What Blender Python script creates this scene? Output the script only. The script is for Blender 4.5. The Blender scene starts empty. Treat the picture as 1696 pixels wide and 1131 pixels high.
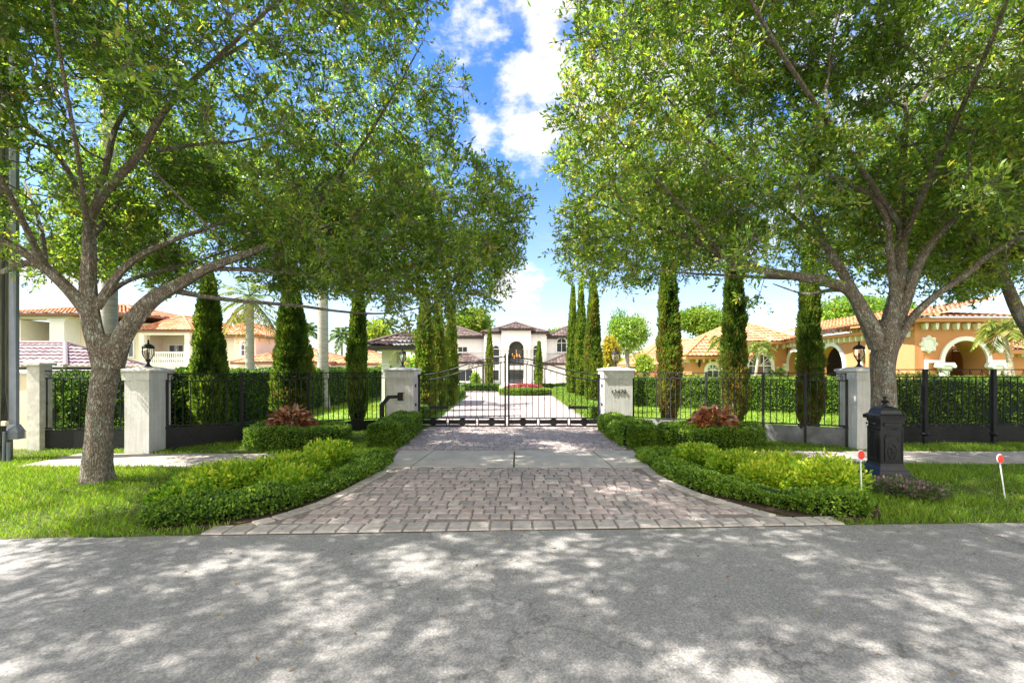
import bpy, math, random
import numpy as np
from mathutils import Matrix, Vector
R = math.radians
rng = np.random.default_rng(7)
random.seed(7)
scene = bpy.context.scene
COL = scene.collection

# ---------------------------------------------------------------- camera model of the photograph
F, CX, CY, H = 754.0, 855.0, 608.0, 1.7
def P(px, py, Y):                       # pixel of the photograph at depth Y -> world point
    return np.array([(px-CX)/F*Y, Y, H-(py-CY)/F*Y])
def XX(px, Y): return (px-CX)/F*Y
def ZZ(py, Y): return H-(py-CY)/F*Y
def project(p):
    y = np.maximum(p[:, 1], .05)
    return np.stack([CX+F*p[:, 0]/y, CY-F*(p[:, 2]-H)/y], 1)

cam = bpy.data.cameras.new('camera'); camo = bpy.data.objects.new('camera', cam); COL.objects.link(camo)
cam.sensor_width = 36; cam.lens = 36*F/1696
camo.location = (0, 0, H); camo.rotation_euler = (R(90), 0, 0)
cam.shift_x = -(CX-848)/1696; cam.shift_y = (CY-565.5)/1696
cam.clip_end = 3000; cam.clip_start = .05
scene.camera = camo

# ---------------------------------------------------------------- materials
MATS = {}
class NT:
    def __init__(s, name):
        s.m = bpy.data.materials.new(name); s.m.use_nodes = True
        s.t = s.m.node_tree; s.n = s.t.nodes; s.b = s.n['Principled BSDF']; s.out = s.n['Material Output']
        MATS[name] = s.m
    def new(s, typ, **kw):
        n = s.n.new(typ)
        for k, v in kw.items():
            if k in n.inputs: n.inputs[k].default_value = v
            else: setattr(n, k, v)
        return n
    def link(s, a, b): s.t.links.new(a, b)
    def coord(s, scale=(1, 1, 1)):
        tc = s.new('ShaderNodeTexCoord'); mp = s.new('ShaderNodeMapping')
        mp.inputs['Scale'].default_value = scale
        s.link(tc.outputs['Object'], mp.inputs['Vector']); return mp.outputs['Vector']
    def noise(s, vec, scale, detail=4, rough=.55, out='Fac'):
        n = s.new('ShaderNodeTexNoise'); n.inputs['Scale'].default_value = scale
        n.inputs['Detail'].default_value = detail; n.inputs['Roughness'].default_value = rough
        s.link(vec, n.inputs['Vector']); return n.outputs[out]
    def ramp(s, fac, stops):
        r = s.new('ShaderNodeValToRGB'); e = r.color_ramp.elements
        while len(e) < len(stops): e.new(.5)
        for el, (p, c) in zip(e, stops):
            el.position = p; el.color = (c[0], c[1], c[2], 1)
        s.link(fac, r.inputs['Fac']); return r.outputs['Color']
    def mix(s, fac, a, b, blend='MIX'):
        n = s.new('ShaderNodeMix', data_type='RGBA', blend_type=blend)
        for sock, v in ((n.inputs[0], fac), (n.inputs[6], a), (n.inputs[7], b)):
            if hasattr(v, 'links') or hasattr(v, 'is_linked'): s.link(v, sock)
            elif isinstance(v, (int, float)): sock.default_value = v
            else: sock.default_value = (v[0], v[1], v[2], 1)
        return n.outputs[2]
    def bump(s, h, strength, dist):
        n = s.new('ShaderNodeBump'); n.inputs['Strength'].default_value = strength
        n.inputs['Distance'].default_value = dist
        s.link(h, n.inputs['Height']); s.link(n.outputs['Normal'], s.b.inputs['Normal']); return n

def surf(name, c0, c1, scale=3, rough=.7, bscale=0, bstr=.3, bdist=.01, spec=.3, metal=0, stops=(.35, .65), stretch=(1, 1, 1)):
    t = NT(name); v = t.coord(stretch)
    col = t.ramp(t.noise(v, scale, 6, .6), [(stops[0], c0), (stops[1], c1)])
    t.link(col, t.b.inputs['Base Color'])
    t.b.inputs['Roughness'].default_value = rough; t.b.inputs['Specular IOR Level'].default_value = spec
    t.b.inputs['Metallic'].default_value = metal
    if bscale: t.bump(t.noise(v, bscale, 5, .6), bstr, bdist)
    return t.m

def rnd_mat(name, stops, rough=.7, spec=.3, noise=(6, .25), bscale=0, bstr=.3, bdist=.004):
    """colour of each tile / paver from its own face attribute, mottled by noise"""
    t = NT(name); v = t.coord()
    a = t.new('ShaderNodeAttribute', attribute_name='rnd')
    col = t.ramp(a.outputs['Fac'], stops)
    n = t.ramp(t.noise(v, noise[0], 6, .65), [(.3, (1-noise[1],)*3), (.7, (1+noise[1]*.6,)*3)])
    t.link(t.mix(1.0, col, n, 'MULTIPLY'), t.b.inputs['Base Color'])
    t.b.inputs['Roughness'].default_value = rough; t.b.inputs['Specular IOR Level'].default_value = spec
    if bscale: t.bump(t.noise(v, bscale, 4, .6), bstr, bdist)
    return t.m

def leaf_mat(name, stops, trans=.35, rough=.45, spec=.35, tcol=1.5):
    t = NT(name)
    a = t.new('ShaderNodeAttribute', attribute_name='rnd')
    col = t.ramp(a.outputs['Fac'], stops)
    t.link(col, t.b.inputs['Base Color'])
    t.b.inputs['Roughness'].default_value = rough; t.b.inputs['Specular IOR Level'].default_value = spec
    tr = t.new('ShaderNodeBsdfTranslucent')
    t.link(t.mix(1.0, col, (tcol*1.15, tcol*1.1, tcol*.55), 'MULTIPLY'), tr.inputs['Color'])
    ms = t.new('ShaderNodeMixShader'); ms.inputs[0].default_value = trans
    t.link(t.b.outputs[0], ms.inputs[1]); t.link(tr.outputs[0], ms.inputs[2])
    t.link(ms.outputs[0], t.out.inputs['Surface'])
    return t.m

# asphalt: fine aggregate, worn patches
t = NT('asphalt'); v = t.coord()
big = t.ramp(t.noise(v, .55, 4, .6), [(.3, (.225, .218, .209)), (.7, (.278, .267, .255))])
vo = t.new('ShaderNodeTexVoronoi'); vo.inputs['Scale'].default_value = 95; t.link(v, vo.inputs['Vector'])
sp = t.ramp(vo.outputs['Color'], [(.1, (.72, .72, .73)), (.55, (1, 1, 1)), (.95, (1.4, 1.37, 1.32))])
fine = t.ramp(t.noise(v, 38, 6, .75), [(.3, (.82, .82, .83)), (.7, (1.14, 1.13, 1.12))])
c = t.mix(1.0, t.mix(1.0, big, sp, 'MULTIPLY'), fine, 'MULTIPLY')
vc = t.new('ShaderNodeTexVoronoi', feature='DISTANCE_TO_EDGE'); vc.inputs['Scale'].default_value = .2
wob = t.new('ShaderNodeVectorMath', operation='ADD'); nz = t.noise(v, 2.2, 5, .6, 'Color')
t.link(v, wob.inputs[0]); t.link(nz, wob.inputs[1]); t.link(wob.outputs[0], vc.inputs['Vector'])
ck = t.ramp(vc.outputs['Distance'], [(.0, (.38, .37, .36)), (.006, (1, 1, 1))])
t.link(t.mix(.6, c, t.mix(1.0, c, ck, 'MULTIPLY')), t.b.inputs['Base Color'])
t.b.inputs['Roughness'].default_value = .85; t.b.inputs['Specular IOR Level'].default_value = .25
t.bump(t.noise(v, 120, 3, .7), .55, .006)

surf('concrete', (.42, .37, .315), (.55, .49, .42), 2.2, .85, 60, .3, .004)
surf('old_concrete', (.27, .23, .19), (.42, .38, .33), 3, .9, 40, .4, .006)
surf('sand', (.17, .145, .125), (.27, .23, .20), 30, .95)
surf('soil', (.055, .075, .018), (.12, .13, .035), 6, .95, 30, .6, .02)
surf('lawn', (.13, .24, .022), (.22, .33, .045), .9, .9, 90, .8, .03)
surf('mulch', (.035, .022, .015), (.11, .07, .045), 35, .95, 60, 1, .03)
t = NT('stucco_white'); v = t.coord()
c = t.ramp(t.noise(v, 2.5, 6, .6), [(.35, (.56, .55, .52)), (.65, (.66, .65, .62))])
st_ = t.ramp(t.noise(t.coord((9, 9, .55)), 2.0, 6, .7), [(.38, (.80, .79, .75)), (.58, (1, 1, 1))])
sp = t.ramp(t.noise(v, 14, 5, .7), [(.28, (.84, .82, .77)), (.42, (1, 1, 1))])
t.link(t.mix(.8, c, t.mix(1.0, t.mix(1.0, c, st_, 'MULTIPLY'), sp, 'MULTIPLY')), t.b.inputs['Base Color'])
t.b.inputs['Roughness'].default_value = .88; t.bump(t.noise(v, 48, 5, .65), .8, .016)
surf('house_white', (.79, .775, .76), (.85, .84, .825), .8, .85)
surf('stucco_cream', (.74, .62, .45), (.80, .69, .52), 2, .85, 50, .4, .008)
surf('peach_wall', (.80, .66, .53), (.84, .72, .60), 1, .85)
surf('cream_wall', (.76, .70, .60), (.82, .77, .68), 1, .85)
surf('orange_wall', (.52, .225, .095), (.58, .265, .12), .6, .85)
surf('white_trim', (.78, .77, .73), (.84, .83, .80), 3, .7)
surf('cap_stone', (.26, .26, .23), (.58, .57, .53), 12, .85, 30, .5, .01, stops=(.3, .62))
surf('pale_stone', (.50, .47, .42), (.68, .65, .58), 8, .85, 30, .4, .01)
surf('black_iron', (.012, .012, .013), (.022, .022, .022), 20, .55, 60, .15, .002, spec=.2)
surf('worn_iron', (.022, .022, .021), (.05, .048, .046), 6, .6, 0, spec=.2)
surf('cast_black', (.010, .010, .011), (.02, .02, .022), 25, .36, 70, .3, .003, spec=.32)
surf('grey_plate', (.13, .13, .135), (.24, .24, .245), 3, .6)
surf('grey_plastic', (.14, .16, .19), (.18, .20, .235), 5, .5)
surf('pole_wood', (.10, .105, .06), (.24, .22, .15), 5, .9, 25, .8, .02, stretch=(6, 6, .4))
surf('dark_fascia', (.045, .035, .03), (.065, .05, .042), 5, .6)
surf('red_fascia', (.20, .09, .05), (.26, .13, .08), 5, .6)
surf('room_shade', (.02, .02, .022), (.035, .033, .03), 5, .6)
surf('palm_bark', (.27, .25, .215), (.42, .40, .36), 3, .85, 20, .3, .01, stretch=(1, 1, 7))
surf('palm_bark_brown', (.30, .22, .15), (.52, .45, .37), 3, .85, 20, .3, .01, stretch=(1, 1, 9))
surf('red_plastic', (.75, .03, .02), (.82, .05, .03), 5, .3)
surf('white_plastic', (.75, .75, .74), (.82, .82, .80), 5, .4)
surf('brass_plate', (.45, .36, .16), (.6, .5, .25), 30, .45)
surf('pink_flower', (.72, .05, .10), (.85, .18, .22), 20, .7)
rnd_mat('paver', [(0, (.29, .265, .255)), (.3, (.37, .305, .285)), (.6, (.43, .345, .32)), (.85, (.48, .41, .37)), (1, (.52, .465, .42))], .85, .25, (14, .3), 90, .5, .004)
rnd_mat('border_paver', [(0, (.37, .325, .30)), (.5, (.43, .38, .345)), (1, (.49, .44, .40))], .85, .25, (12, .28), 90, .5, .004)
rnd_mat('orange_tile', [(0, (.47, .19, .085)), (.5, (.53, .24, .115)), (1, (.59, .30, .165))], .8, .2, (1.5, .15))
rnd_mat('red_tile', [(0, (.52, .19, .085)), (.5, (.68, .27, .13)), (1, (.78, .40, .23))], .8, .2, (4, .2))
rnd_mat('brown_tile', [(0, (.075, .052, .045)), (.5, (.14, .10, .088)), (1, (.23, .175, .155))], .8, .2, (4, .25))
rnd_mat('mauve_tile', [(0, (.25, .17, .18)), (1, (.38, .28, .29))], .8, .2, (4, .2))

t = NT('glass'); t.b.inputs['Base Color'].default_value = (.045, .055, .065, 1)
t.b.inputs['Roughness'].default_value = .06; t.b.inputs['Specular IOR Level'].default_value = .8
t = NT('lantern_glass'); t.b.inputs['Base Color'].default_value = (.9, .9, .88, 1); t.b.inputs['Roughness'].default_value = .08
t.b.inputs['Transmission Weight'].default_value = .9; t.b.inputs['IOR'].default_value = 1.03
t = NT('amber_glass'); t.b.inputs['Base Color'].default_value = (.65, .22, .04, 1)
t.b.inputs['Emission Color'].default_value = (1, .45, .12, 1); t.b.inputs['Emission Strength'].default_value = .7

# bark with cracks and lichen
t = NT('bark'); v = t.coord((1, 1, .26))
w = t.new('ShaderNodeVectorMath', operation='MULTIPLY_ADD'); t.link(t.noise(v, 9, 4, .6, 'Color'), w.inputs[0])
w.inputs[1].default_value = (.16, .16, .16); t.link(v, w.inputs[2])
vo = t.new('ShaderNodeTexVoronoi', feature='DISTANCE_TO_EDGE'); vo.inputs['Scale'].default_value = 44; t.link(w.outputs[0], vo.inputs['Vector'])
v2 = t.coord()
base = t.ramp(t.noise(v2, 12, 6, .7), [(.3, (.21, .17, .13)), (.7, (.42, .35, .28))])
lich = t.ramp(t.noise(v2, 5.5, 6, .75), [(.5, (0, 0, 0)), (.62, (1, 1, 1))])
base = t.mix(lich, base, (.42, .43, .36))
ck = t.ramp(vo.outputs['Distance'], [(0, (.48, .45, .42)), (.16, (1, 1, 1))])
t.link(t.mix(1.0, base, ck, 'MULTIPLY'), t.b.inputs['Base Color'])
t.b.inputs['Roughness'].default_value = .9; t.b.inputs['Specular IOR Level'].default_value = .15
mm = t.new('ShaderNodeMath', operation='MINIMUM'); mm.inputs[1].default_value = .22; t.link(vo.outputs['Distance'], mm.inputs[0])
t.bump(mm.outputs[0], .9, .10)

leaf_mat('oak_leaf', [(0, (.042, .09, .018)), (.45, (.118, .212, .032)), (.8, (.225, .33, .05)), (.96, (.40, .44, .07)), (1, (.27, .16, .04))], .5, .34, .55, 2.1)
leaf_mat('cypress_leaf', [(0, (.014, .035, .008)), (.4, (.08, .15, .024)), (.8, (.20, .285, .042)), (.9, (.26, .34, .05)), (.96, (.20, .12, .04)), (1, (.30, .18, .07))], .45, .6, .2)
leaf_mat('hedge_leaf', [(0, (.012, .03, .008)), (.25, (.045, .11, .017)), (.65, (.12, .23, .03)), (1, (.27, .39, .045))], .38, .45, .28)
leaf_mat('golden_leaf', [(0, (.05, .12, .012)), (.3, (.13, .29, .022)), (.7, (.27, .43, .028)), (1, (.54, .56, .05))], .42, .45, .35)
leaf_mat('croton_leaf', [(0, (.05, .02, .025)), (.3, (.15, .04, .035)), (.5, (.11, .10, .04)), (.72, (.36, .10, .05)), (.9, (.55, .20, .07)), (1, (.55, .38, .28))], .3, .35, .4)
leaf_mat('grass_blade', [(0, (.06, .14, .012)), (.5, (.15, .27, .02)), (.85, (.26, .37, .035)), (1, (.38, .34, .10))], .42, .5, .3)
leaf_mat('palm_leaf', [(0, (.05, .10, .02)), (.6, (.12, .19, .035)), (.9, (.28, .31, .06)), (1, (.30, .19, .08))], .35, .4, .4)
leaf_mat('yellow_leaf', [(0, (.12, .11, .02)), (.5, (.38, .34, .04)), (1, (.55, .40, .07))], .4, .4, .4)
leaf_mat('pale_leaf', [(0, (.06, .12, .02)), (.5, (.15, .25, .03)), (1, (.30, .38, .05))], .4, .45, .3)
leaf_mat('red_leaf', [(0, (.10, .02, .03)), (.5, (.40, .04, .08)), (1, (.55, .26, .26))], .35, .45, .3)
leaf_mat('purple_leaf', [(0, (.05, .09, .035)), (.55, (.10, .14, .06)), (.8, (.24, .13, .16)), (1, (.45, .22, .36))], .3, .5, .3)
leaf_mat('dry_leaf', [(0, (.12, .06, .03)), (.5, (.25, .14, .06)), (1, (.42, .30, .12))], .2, .6, .2)

# ---------------------------------------------------------------- scene graph helpers
def thing(name, label, cat, loc=(0, 0, 0), group=None):
    o = bpy.data.objects.new(name, None); COL.objects.link(o)
    o.location = tuple(float(q) for q in loc); o.empty_display_size = .2
    o['label'] = label; o['category'] = cat
    if group: o['group'] = group
    return o
def tag(o, label, cat, group=None, kind=None):
    o['label'] = label
    if cat: o['category'] = cat
    if group: o['group'] = group
    if kind: o['kind'] = kind
    return o
def put(o, parent=None):
    COL.objects.link(o)
    if parent is not None:
        o.parent = parent
        if parent.type == 'EMPTY': o.matrix_parent_inverse = Matrix.Translation(-Vector(parent.location))
    return o
def dup(root, delta, label):
    r = root.copy(); COL.objects.link(r); r.location = Vector(root.location)+Vector(delta); r['label'] = label
    for ch in list(root.children):
        c = ch.copy(); COL.objects.link(c); c.parent = r; c.matrix_parent_inverse = ch.matrix_parent_inverse
        for g in list(ch.children):
            d = g.copy(); COL.objects.link(d); d.parent = c; d.matrix_parent_inverse = g.matrix_parent_inverse
    return r

class MB:
    """collects polygons in world coordinates, built as one mesh object"""
    def __init__(s): s.v = []; s.f = []; s.r = []
    def add(s, vs, fs, rnd=0.):
        o = len(s.v); s.v += [tuple(map(float, q)) for q in vs]
        for f in fs: s.f.append([o+i for i in f]); s.r.append(rnd)
        return s
    def box(s, x0, x1, y0, y1, z0, z1, bev=0, rot=0, rnd=0.):
        if bev:
            b = bev
            rings = [(z0, 0), (z1-b, 0), (z1, b)]
            vs = []
            for z, i in rings: vs += [(x0+i, y0+i, z), (x1-i, y0+i, z), (x1-i, y1-i, z), (x0+i, y1-i, z)]
            fs = [(3, 2, 1, 0), (8, 9, 10, 11)]
            for k in (0, 4): fs += [(k+i, k+(i+1) % 4, k+4+(i+1) % 4, k+4+i) for i in range(4)]
        else:
            vs = [(x, y, z) for z in (z0, z1) for x, y in ((x0, y0), (x1, y0), (x1, y1), (x0, y1))]
            fs = [(3, 2, 1, 0), (4, 5, 6, 7)]+[(i, (i+1) % 4, 4+(i+1) % 4, 4+i) for i in range(4)]
        if rot:
            cx, cy = (x0+x1)/2, (y0+y1)/2; c, sn = math.cos(rot), math.sin(rot)
            vs = [(cx+(x-cx)*c-(y-cy)*sn, cy+(x-cx)*sn+(y-cy)*c, z) for x, y, z in vs]
        return s.add(vs, fs, rnd)
    def frustum(s, x0, x1, y0, y1, z0, z1, ins):
        vs = [(x0, y0, z0), (x1, y0, z0), (x1, y1, z0), (x0, y1, z0), (x0+ins, y0+ins, z1), (x1-ins, y0+ins, z1), (x1-ins, y1-ins, z1), (x0+ins, y1-ins, z1)]
        return s.add(vs, [(3, 2, 1, 0), (4, 5, 6, 7)]+[(i, (i+1) % 4, 4+(i+1) % 4, 4+i) for i in range(4)])
    def bar(s, a, b, w, d=None, up=(0, 0, 1)):
        a = Vector(a); b = Vector(b); d = d or w; t = (b-a).normalized(); u = Vector(up)
        if abs(t.dot(u)) > .95: u = Vector((0, 1, 0))
        n = t.cross(u).normalized()*(w/2); m = n.cross(t).normalized()*(d/2)
        vs = [p+q for p in (a, b) for q in (n+m, -n+m, -n-m, n-m)]
        return s.add(vs, [(0, 1, 2, 3), (7, 6, 5, 4)]+[(i, i+4, (i+1) % 4+4, (i+1) % 4) for i in range(4)])
    def tube(s, pts, r, n=6, rnd=0., cap=True):
        pts = [Vector(p) for p in pts]; K = len(pts)
        if not hasattr(r, '__len__'): r = [r]*K
        vs = []; ref = Vector((.13, .97, .21))
        for k, p in enumerate(pts):
            t = (pts[min(k+1, K-1)]-pts[max(k-1, 0)]).normalized()
            a = t.cross(ref)
            if a.length < .1: a = t.cross(Vector((1, 0, 0)))
            a.normalize(); b = t.cross(a)
            for i in range(n):
                q = 2*math.pi*i/n; vs.append(p+(a*math.cos(q)+b*math.sin(q))*r[k])
        fs = [(k*n+i, k*n+(i+1) % n, (k+1)*n+(i+1) % n, (k+1)*n+i) for k in range(K-1) for i in range(n)]
        if cap: fs += [tuple(range(n))[::-1], tuple((K-1)*n+i for i in range(n))]
        return s.add(vs, fs, rnd)
    def lathe(s, c, prof, n=16, sq=None):
        """prof: (radius, z); sq gives a square section (pyramids, bases)"""
        x, y, z0 = c; vs = []; K = len(prof)
        for r, z in prof:
            for i in range(n):
                q = 2*math.pi*i/n+(math.pi/n if sq else 0); vs.append((x+r*math.cos(q), y+r*math.sin(q), z0+z))
        fs = [(k*n+i, k*n+(i+1) % n, (k+1)*n+(i+1) % n, (k+1)*n+i) for k in range(K-1) for i in range(n)]
        fs += [tuple(range(n))[::-1], tuple((K-1)*n+i for i in range(n))]
        return s.add(vs, fs)
    def prism(s, poly, y0, y1):
        """polygon in x,z pushed through y0..y1"""
        n = len(poly)
        vs = [(x, y0, z) for x, z in poly]+[(x, y1, z) for x, z in poly]
        return s.add(vs, [tuple(range(n)), tuple(range(2*n-1, n-1, -1))]+[(i, i+n, (i+1) % n+n, (i+1) % n) for i in range(n)])
    def slab(s, poly, z0, z1):
        n = len(poly)
        vs = [(x, y, z0) for x, y in poly]+[(x, y, z1) for x, y in poly]
        return s.add(vs, [tuple(range(n))[::-1], tuple(range(n, 2*n))]+[(i, (i+1) % n, (i+1) % n+n, i+n) for i in range(n)])
    def xform(s, M):
        s.v = [tuple(M @ Vector(q)) for q in s.v]; return s
    def build(s, name, mat, parent=None, smooth=False, label=None):
        me = bpy.data.meshes.new(name); me.from_pydata(s.v, [], s.f); me.materials.append(MATS[mat])
        if any(s.r):
            me.attributes.new('rnd', 'FLOAT', 'FACE').data.foreach_set('value', s.r)
        if smooth:
            me.polygons.foreach_set('use_smooth', [True]*len(me.polygons))
            me.set_sharp_from_angle(angle=R(38))
        me.update()
        o = put(bpy.data.objects.new(name, me), parent)
        if label: o['label'] = label
        return o

def unit(a): return a/np.maximum(np.linalg.norm(a, axis=1, keepdims=True), 1e-9)
class Foliage:
    """many leaf-sized kite quads gathered into one mesh"""
    def __init__(s): s.q = []; s.r = []
    def leaves(s, p, d, L, W, rnd, mid=.55):
        N = len(p)
        d = unit(d); L = np.broadcast_to(L, N)[:, None]; W = np.broadcast_to(W, N)[:, None]
        ref = rng.normal(size=(N, 3)); side = unit(np.cross(d, ref)); nrm = np.cross(side, d)
        m = p+d*L*mid+nrm*L*.10
        s.q.append(np.stack([p, m+side*W/2, p+d*L, m-side*W/2], 1)); s.r.append(np.clip(np.broadcast_to(rnd, N), 0, 1))
    def quads(s, q, rnd): s.q.append(np.asarray(q, float)); s.r.append(np.broadcast_to(rnd, len(q)))
    def build(s, name, mat, parent=None, smooth=False):
        q = np.concatenate(s.q).astype(np.float32); r = np.concatenate(s.r).astype(np.float32); N = len(q)
        me = bpy.data.meshes.new(name)
        me.vertices.add(N*4); me.vertices.foreach_set('co', q.reshape(-1))
        me.loops.add(N*4); me.loops.foreach_set('vertex_index', np.arange(N*4, dtype=np.int32))
        me.polygons.add(N); me.polygons.foreach_set('loop_start', np.arange(0, N*4, 4, dtype=np.int32))
        me.attributes.new('rnd', 'FLOAT', 'FACE').data.foreach_set('value', r)
        me.materials.append(MATS[mat]); me.update(calc_edges=True)
        return put(bpy.data.objects.new(name, me), parent)

_w = rng.normal(size=(10, 3)); _ph = rng.uniform(0, 6.28, 10)
def vnoise(p, f=1.0):                   # cheap smooth 3-D noise, about -1..1
    return np.sin((p*f) @ _w.T*1.3+_ph).mean(1)*2.2
def inside(poly, q):
    poly = np.asarray(poly, float); x, y = q[:, 0], q[:, 1]; r = np.zeros(len(q), bool); j = len(poly)-1
    for i in range(len(poly)):
        xi, yi = poly[i]; xj, yj = poly[j]
        c = ((yi > y) != (yj > y)) & (x < (xj-xi)*(y-yi)/(yj-yi+1e-12)+xi)
        r ^= c; j = i
    return r
def dirs(n): return unit(rng.normal(size=(n, 3)))

# ---------------------------------------------------------------- sky and sun
w = bpy.data.worlds.new('World'); scene.world = w; w.use_nodes = True
nt = w.node_tree; nd = nt.nodes; bg = nd['Background']
SUN_EL, SUN_AZ = R(53), R(11)           # sun to the left, barely on the camera's side
sv = Vector((-math.cos(SUN_EL)*math.cos(SUN_AZ), -math.cos(SUN_EL)*math.sin(SUN_AZ), math.sin(SUN_EL)))
sky = nd.new('ShaderNodeTexSky'); sky.sky_type = 'NISHITA'; sky.sun_disc = False
sky.sun_elevation = SUN_EL; sky.sun_rotation = math.atan2(sv.x, sv.y); sky.dust_density = .6; sky.ozone_density = 2.5
tc = nd.new('ShaderNodeTexCoord'); L = nt.links.new
def wmath(op, a, b=None, c=None):
    n = nd.new('ShaderNodeMath'); n.operation = op
    for i, q in enumerate((a, b, c)):
        if q is None: continue
        if isinstance(q, (int, float)): n.inputs[i].default_value = q
        else: L(q, n.inputs[i])
    return n.outputs[0]
def wnoise(scale, detail, rough, vec):
    n = nd.new('ShaderNodeTexNoise'); n.inputs['Scale'].default_value = scale; n.inputs['Detail'].default_value = detail
    n.inputs['Roughness'].default_value = rough; L(vec, n.inputs['Vector']); return n.outputs['Fac']
dirv = tc.outputs['Generated']
mp = nd.new('ShaderNodeMapping'); mp.inputs['Scale'].default_value = (1, 1, 1.7); L(dirv, mp.inputs['Vector'])
fb = wnoise(7.5, 8, .62, mp.outputs[0])
mp2 = nd.new('ShaderNodeMapping'); mp2.inputs['Location'].default_value = (3.1, 1.7, .4); mp2.inputs['Scale'].default_value = (1, 1, 2); L(dirv, mp2.inputs['Vector'])
fb2 = wnoise(2.3, 6, .6, mp2.outputs[0])
acc = None
for px, py, rad in ((865, 145, .105), (885, 222, .09), (785, 66, .10), (900, 48, .07), (800, 228, .05),
                    (1010, 130, .2), (1120, 240, .2), (985, 30, .12), (1180, 60, .22), (880, 480, .10), (1060, 520, .09), (1140, 400, .13), (1500, 120, .25), (120, 500, .12)):
    dv = Vector(((px-CX)/F, 1, (CY-py)/F)).normalized()
    sb = nd.new('ShaderNodeVectorMath'); sb.operation = 'DISTANCE'; L(dirv, sb.inputs[0]); sb.inputs[1].default_value = dv
    g = wmath('SUBTRACT', 1.0, wmath('DIVIDE', sb.outputs['Value'], rad))
    acc = g if acc is None else wmath('MAXIMUM', acc, g)
blob = wmath('MAXIMUM', acc, -.35)
cl = wmath('ADD', wmath('MULTIPLY', blob, .42), wmath('MULTIPLY', wmath('SUBTRACT', fb, .5), 1.9))
mr = nd.new('ShaderNodeMapRange'); mr.interpolation_type = 'SMOOTHSTEP'; mr.inputs['From Min'].default_value = .08; mr.inputs['From Max'].default_value = .42; L(cl, mr.inputs['Value'])
mr2 = nd.new('ShaderNodeMapRange'); mr2.interpolation_type = 'SMOOTHSTEP'; mr2.inputs['From Min'].default_value = .50; mr2.inputs['From Max'].default_value = .80; mr2.inputs['To Max'].default_value = .5; L(fb2, mr2.inputs['Value'])
sepz = nd.new('ShaderNodeSeparateXYZ'); L(dirv, sepz.inputs[0])
hz = nd.new('ShaderNodeMapRange'); hz.inputs['From Min'].default_value = .02; hz.inputs['From Max'].default_value = .42; hz.inputs['To Min'].default_value = .42; hz.inputs['To Max'].default_value = 0; L(sepz.outputs['Z'], hz.inputs['Value'])
bk = nd.new('ShaderNodeMapRange'); bk.interpolation_type = 'SMOOTHSTEP'; bk.inputs['From Min'].default_value = .15; bk.inputs['From Max'].default_value = -.35   # unseen bright cloud bank added behind the viewer as frontal fill
L(wmath('ADD', sepz.outputs['Y'], wmath('MULTIPLY', wmath('SUBTRACT', fb2, .5), 1.2)), bk.inputs['Value'])
cov = wmath('MAXIMUM', wmath('MAXIMUM', wmath('MAXIMUM', mr.outputs[0], mr2.outputs[0]), hz.outputs[0]), bk.outputs[0])
hs = nd.new('ShaderNodeHueSaturation'); hs.inputs['Hue'].default_value = .512; hs.inputs['Saturation'].default_value = 1.3; hs.inputs['Value'].default_value = .85; L(sky.outputs[0], hs.inputs['Color'])
mx = nd.new('ShaderNodeMix'); mx.data_type = 'RGBA'; L(cov, mx.inputs[0]); L(hs.outputs[0], mx.inputs[6]); 
mc = nd.new('ShaderNodeMix'); mc.data_type = 'RGBA'; L(bk.outputs[0], mc.inputs[0]); mc.inputs[6].default_value = (2.9, 2.95, 3.05, 1); mc.inputs[7].default_value = (5.6, 5.5, 5.3, 1)
L(mc.outputs[2], mx.inputs[7])
L(mx.outputs[2], bg.inputs['Color']); bg.inputs['Strength'].default_value = .135
sl = bpy.data.lights.new('sun', 'SUN'); sl.energy = 5.0; sl.angle = R(.53); sl.color = (1, .955, .88)
so = bpy.data.objects.new('sun', sl); COL.objects.link(so); so.rotation_euler = sv.to_track_quat('Z', 'Y').to_euler(); so.location = (-20, -2, 26)
scene.view_settings.view_transform = 'Standard'; scene.view_settings.look = 'None'
scene.view_settings.exposure = 1.6; scene.view_settings.gamma = 1
cy = scene.cycles
cy.max_bounces = 8; cy.diffuse_bounces = 3; cy.glossy_bounces = 2; cy.transmission_bounces = 6; cy.transparent_max_bounces = 4
cy.caustics_reflective = False; cy.caustics_refractive = False; cy.sample_clamp_indirect = 6
try:
    cy.use_denoising = True; cy.denoiser = 'OPENIMAGEDENOISE'
except Exception: pass
#SETTING
# ---------------------------------------------------------------- setting: ground, road, drive, pavements
def structure(o): o['kind'] = 'structure'; return o
def sheet(name, mat, poly, z, sub=None):
    b = MB(); b.add([(x, y, z) for x, y in poly], [tuple(range(len(poly)))]); return structure(b.build(name, mat))
edge = lambda x: 4.73+.045*x           # road edge
sheet('ground', 'soil', [(-900, -900), (900, -900), (900, 1500), (-900, 1500)], 0)
_xs = np.arange(-14, 14.01, .06); _j = .045*vnoise(np.c_[_xs, _xs*0, _xs*0], 2.2)+.016*vnoise(np.c_[_xs, _xs*0+3, _xs*0], 8)
_on = (_xs > -3.25) & (_xs < 3.5); _j = np.where(_on, _j*.25-.004, _j)
sheet('road', 'asphalt', [(-90, -4.2), (90, -4.2), (90, edge(90))]+[(x, edge(x)+j) for x, j in list(zip(_xs, _j))[::-1]]+[(-90, edge(-90))], .004)
sheet('bounce_sheet', 'concrete', [(-30, 33.9), (30, 33.9), (30, 47.5), (-30, 47.5)], .008)  # concrete sheet added to cut the lawn's green bounce on the house
sheet('house_lawn', 'lawn', [(-8.4, 13.3), (-2.5, 13.3), (-2.5, 60), (-60, 60)], .004)
sheet('side_lawn', 'lawn', [(2.0, 13.3), (30, 9.9), (60, 60), (2.0, 60)], .004)
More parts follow.
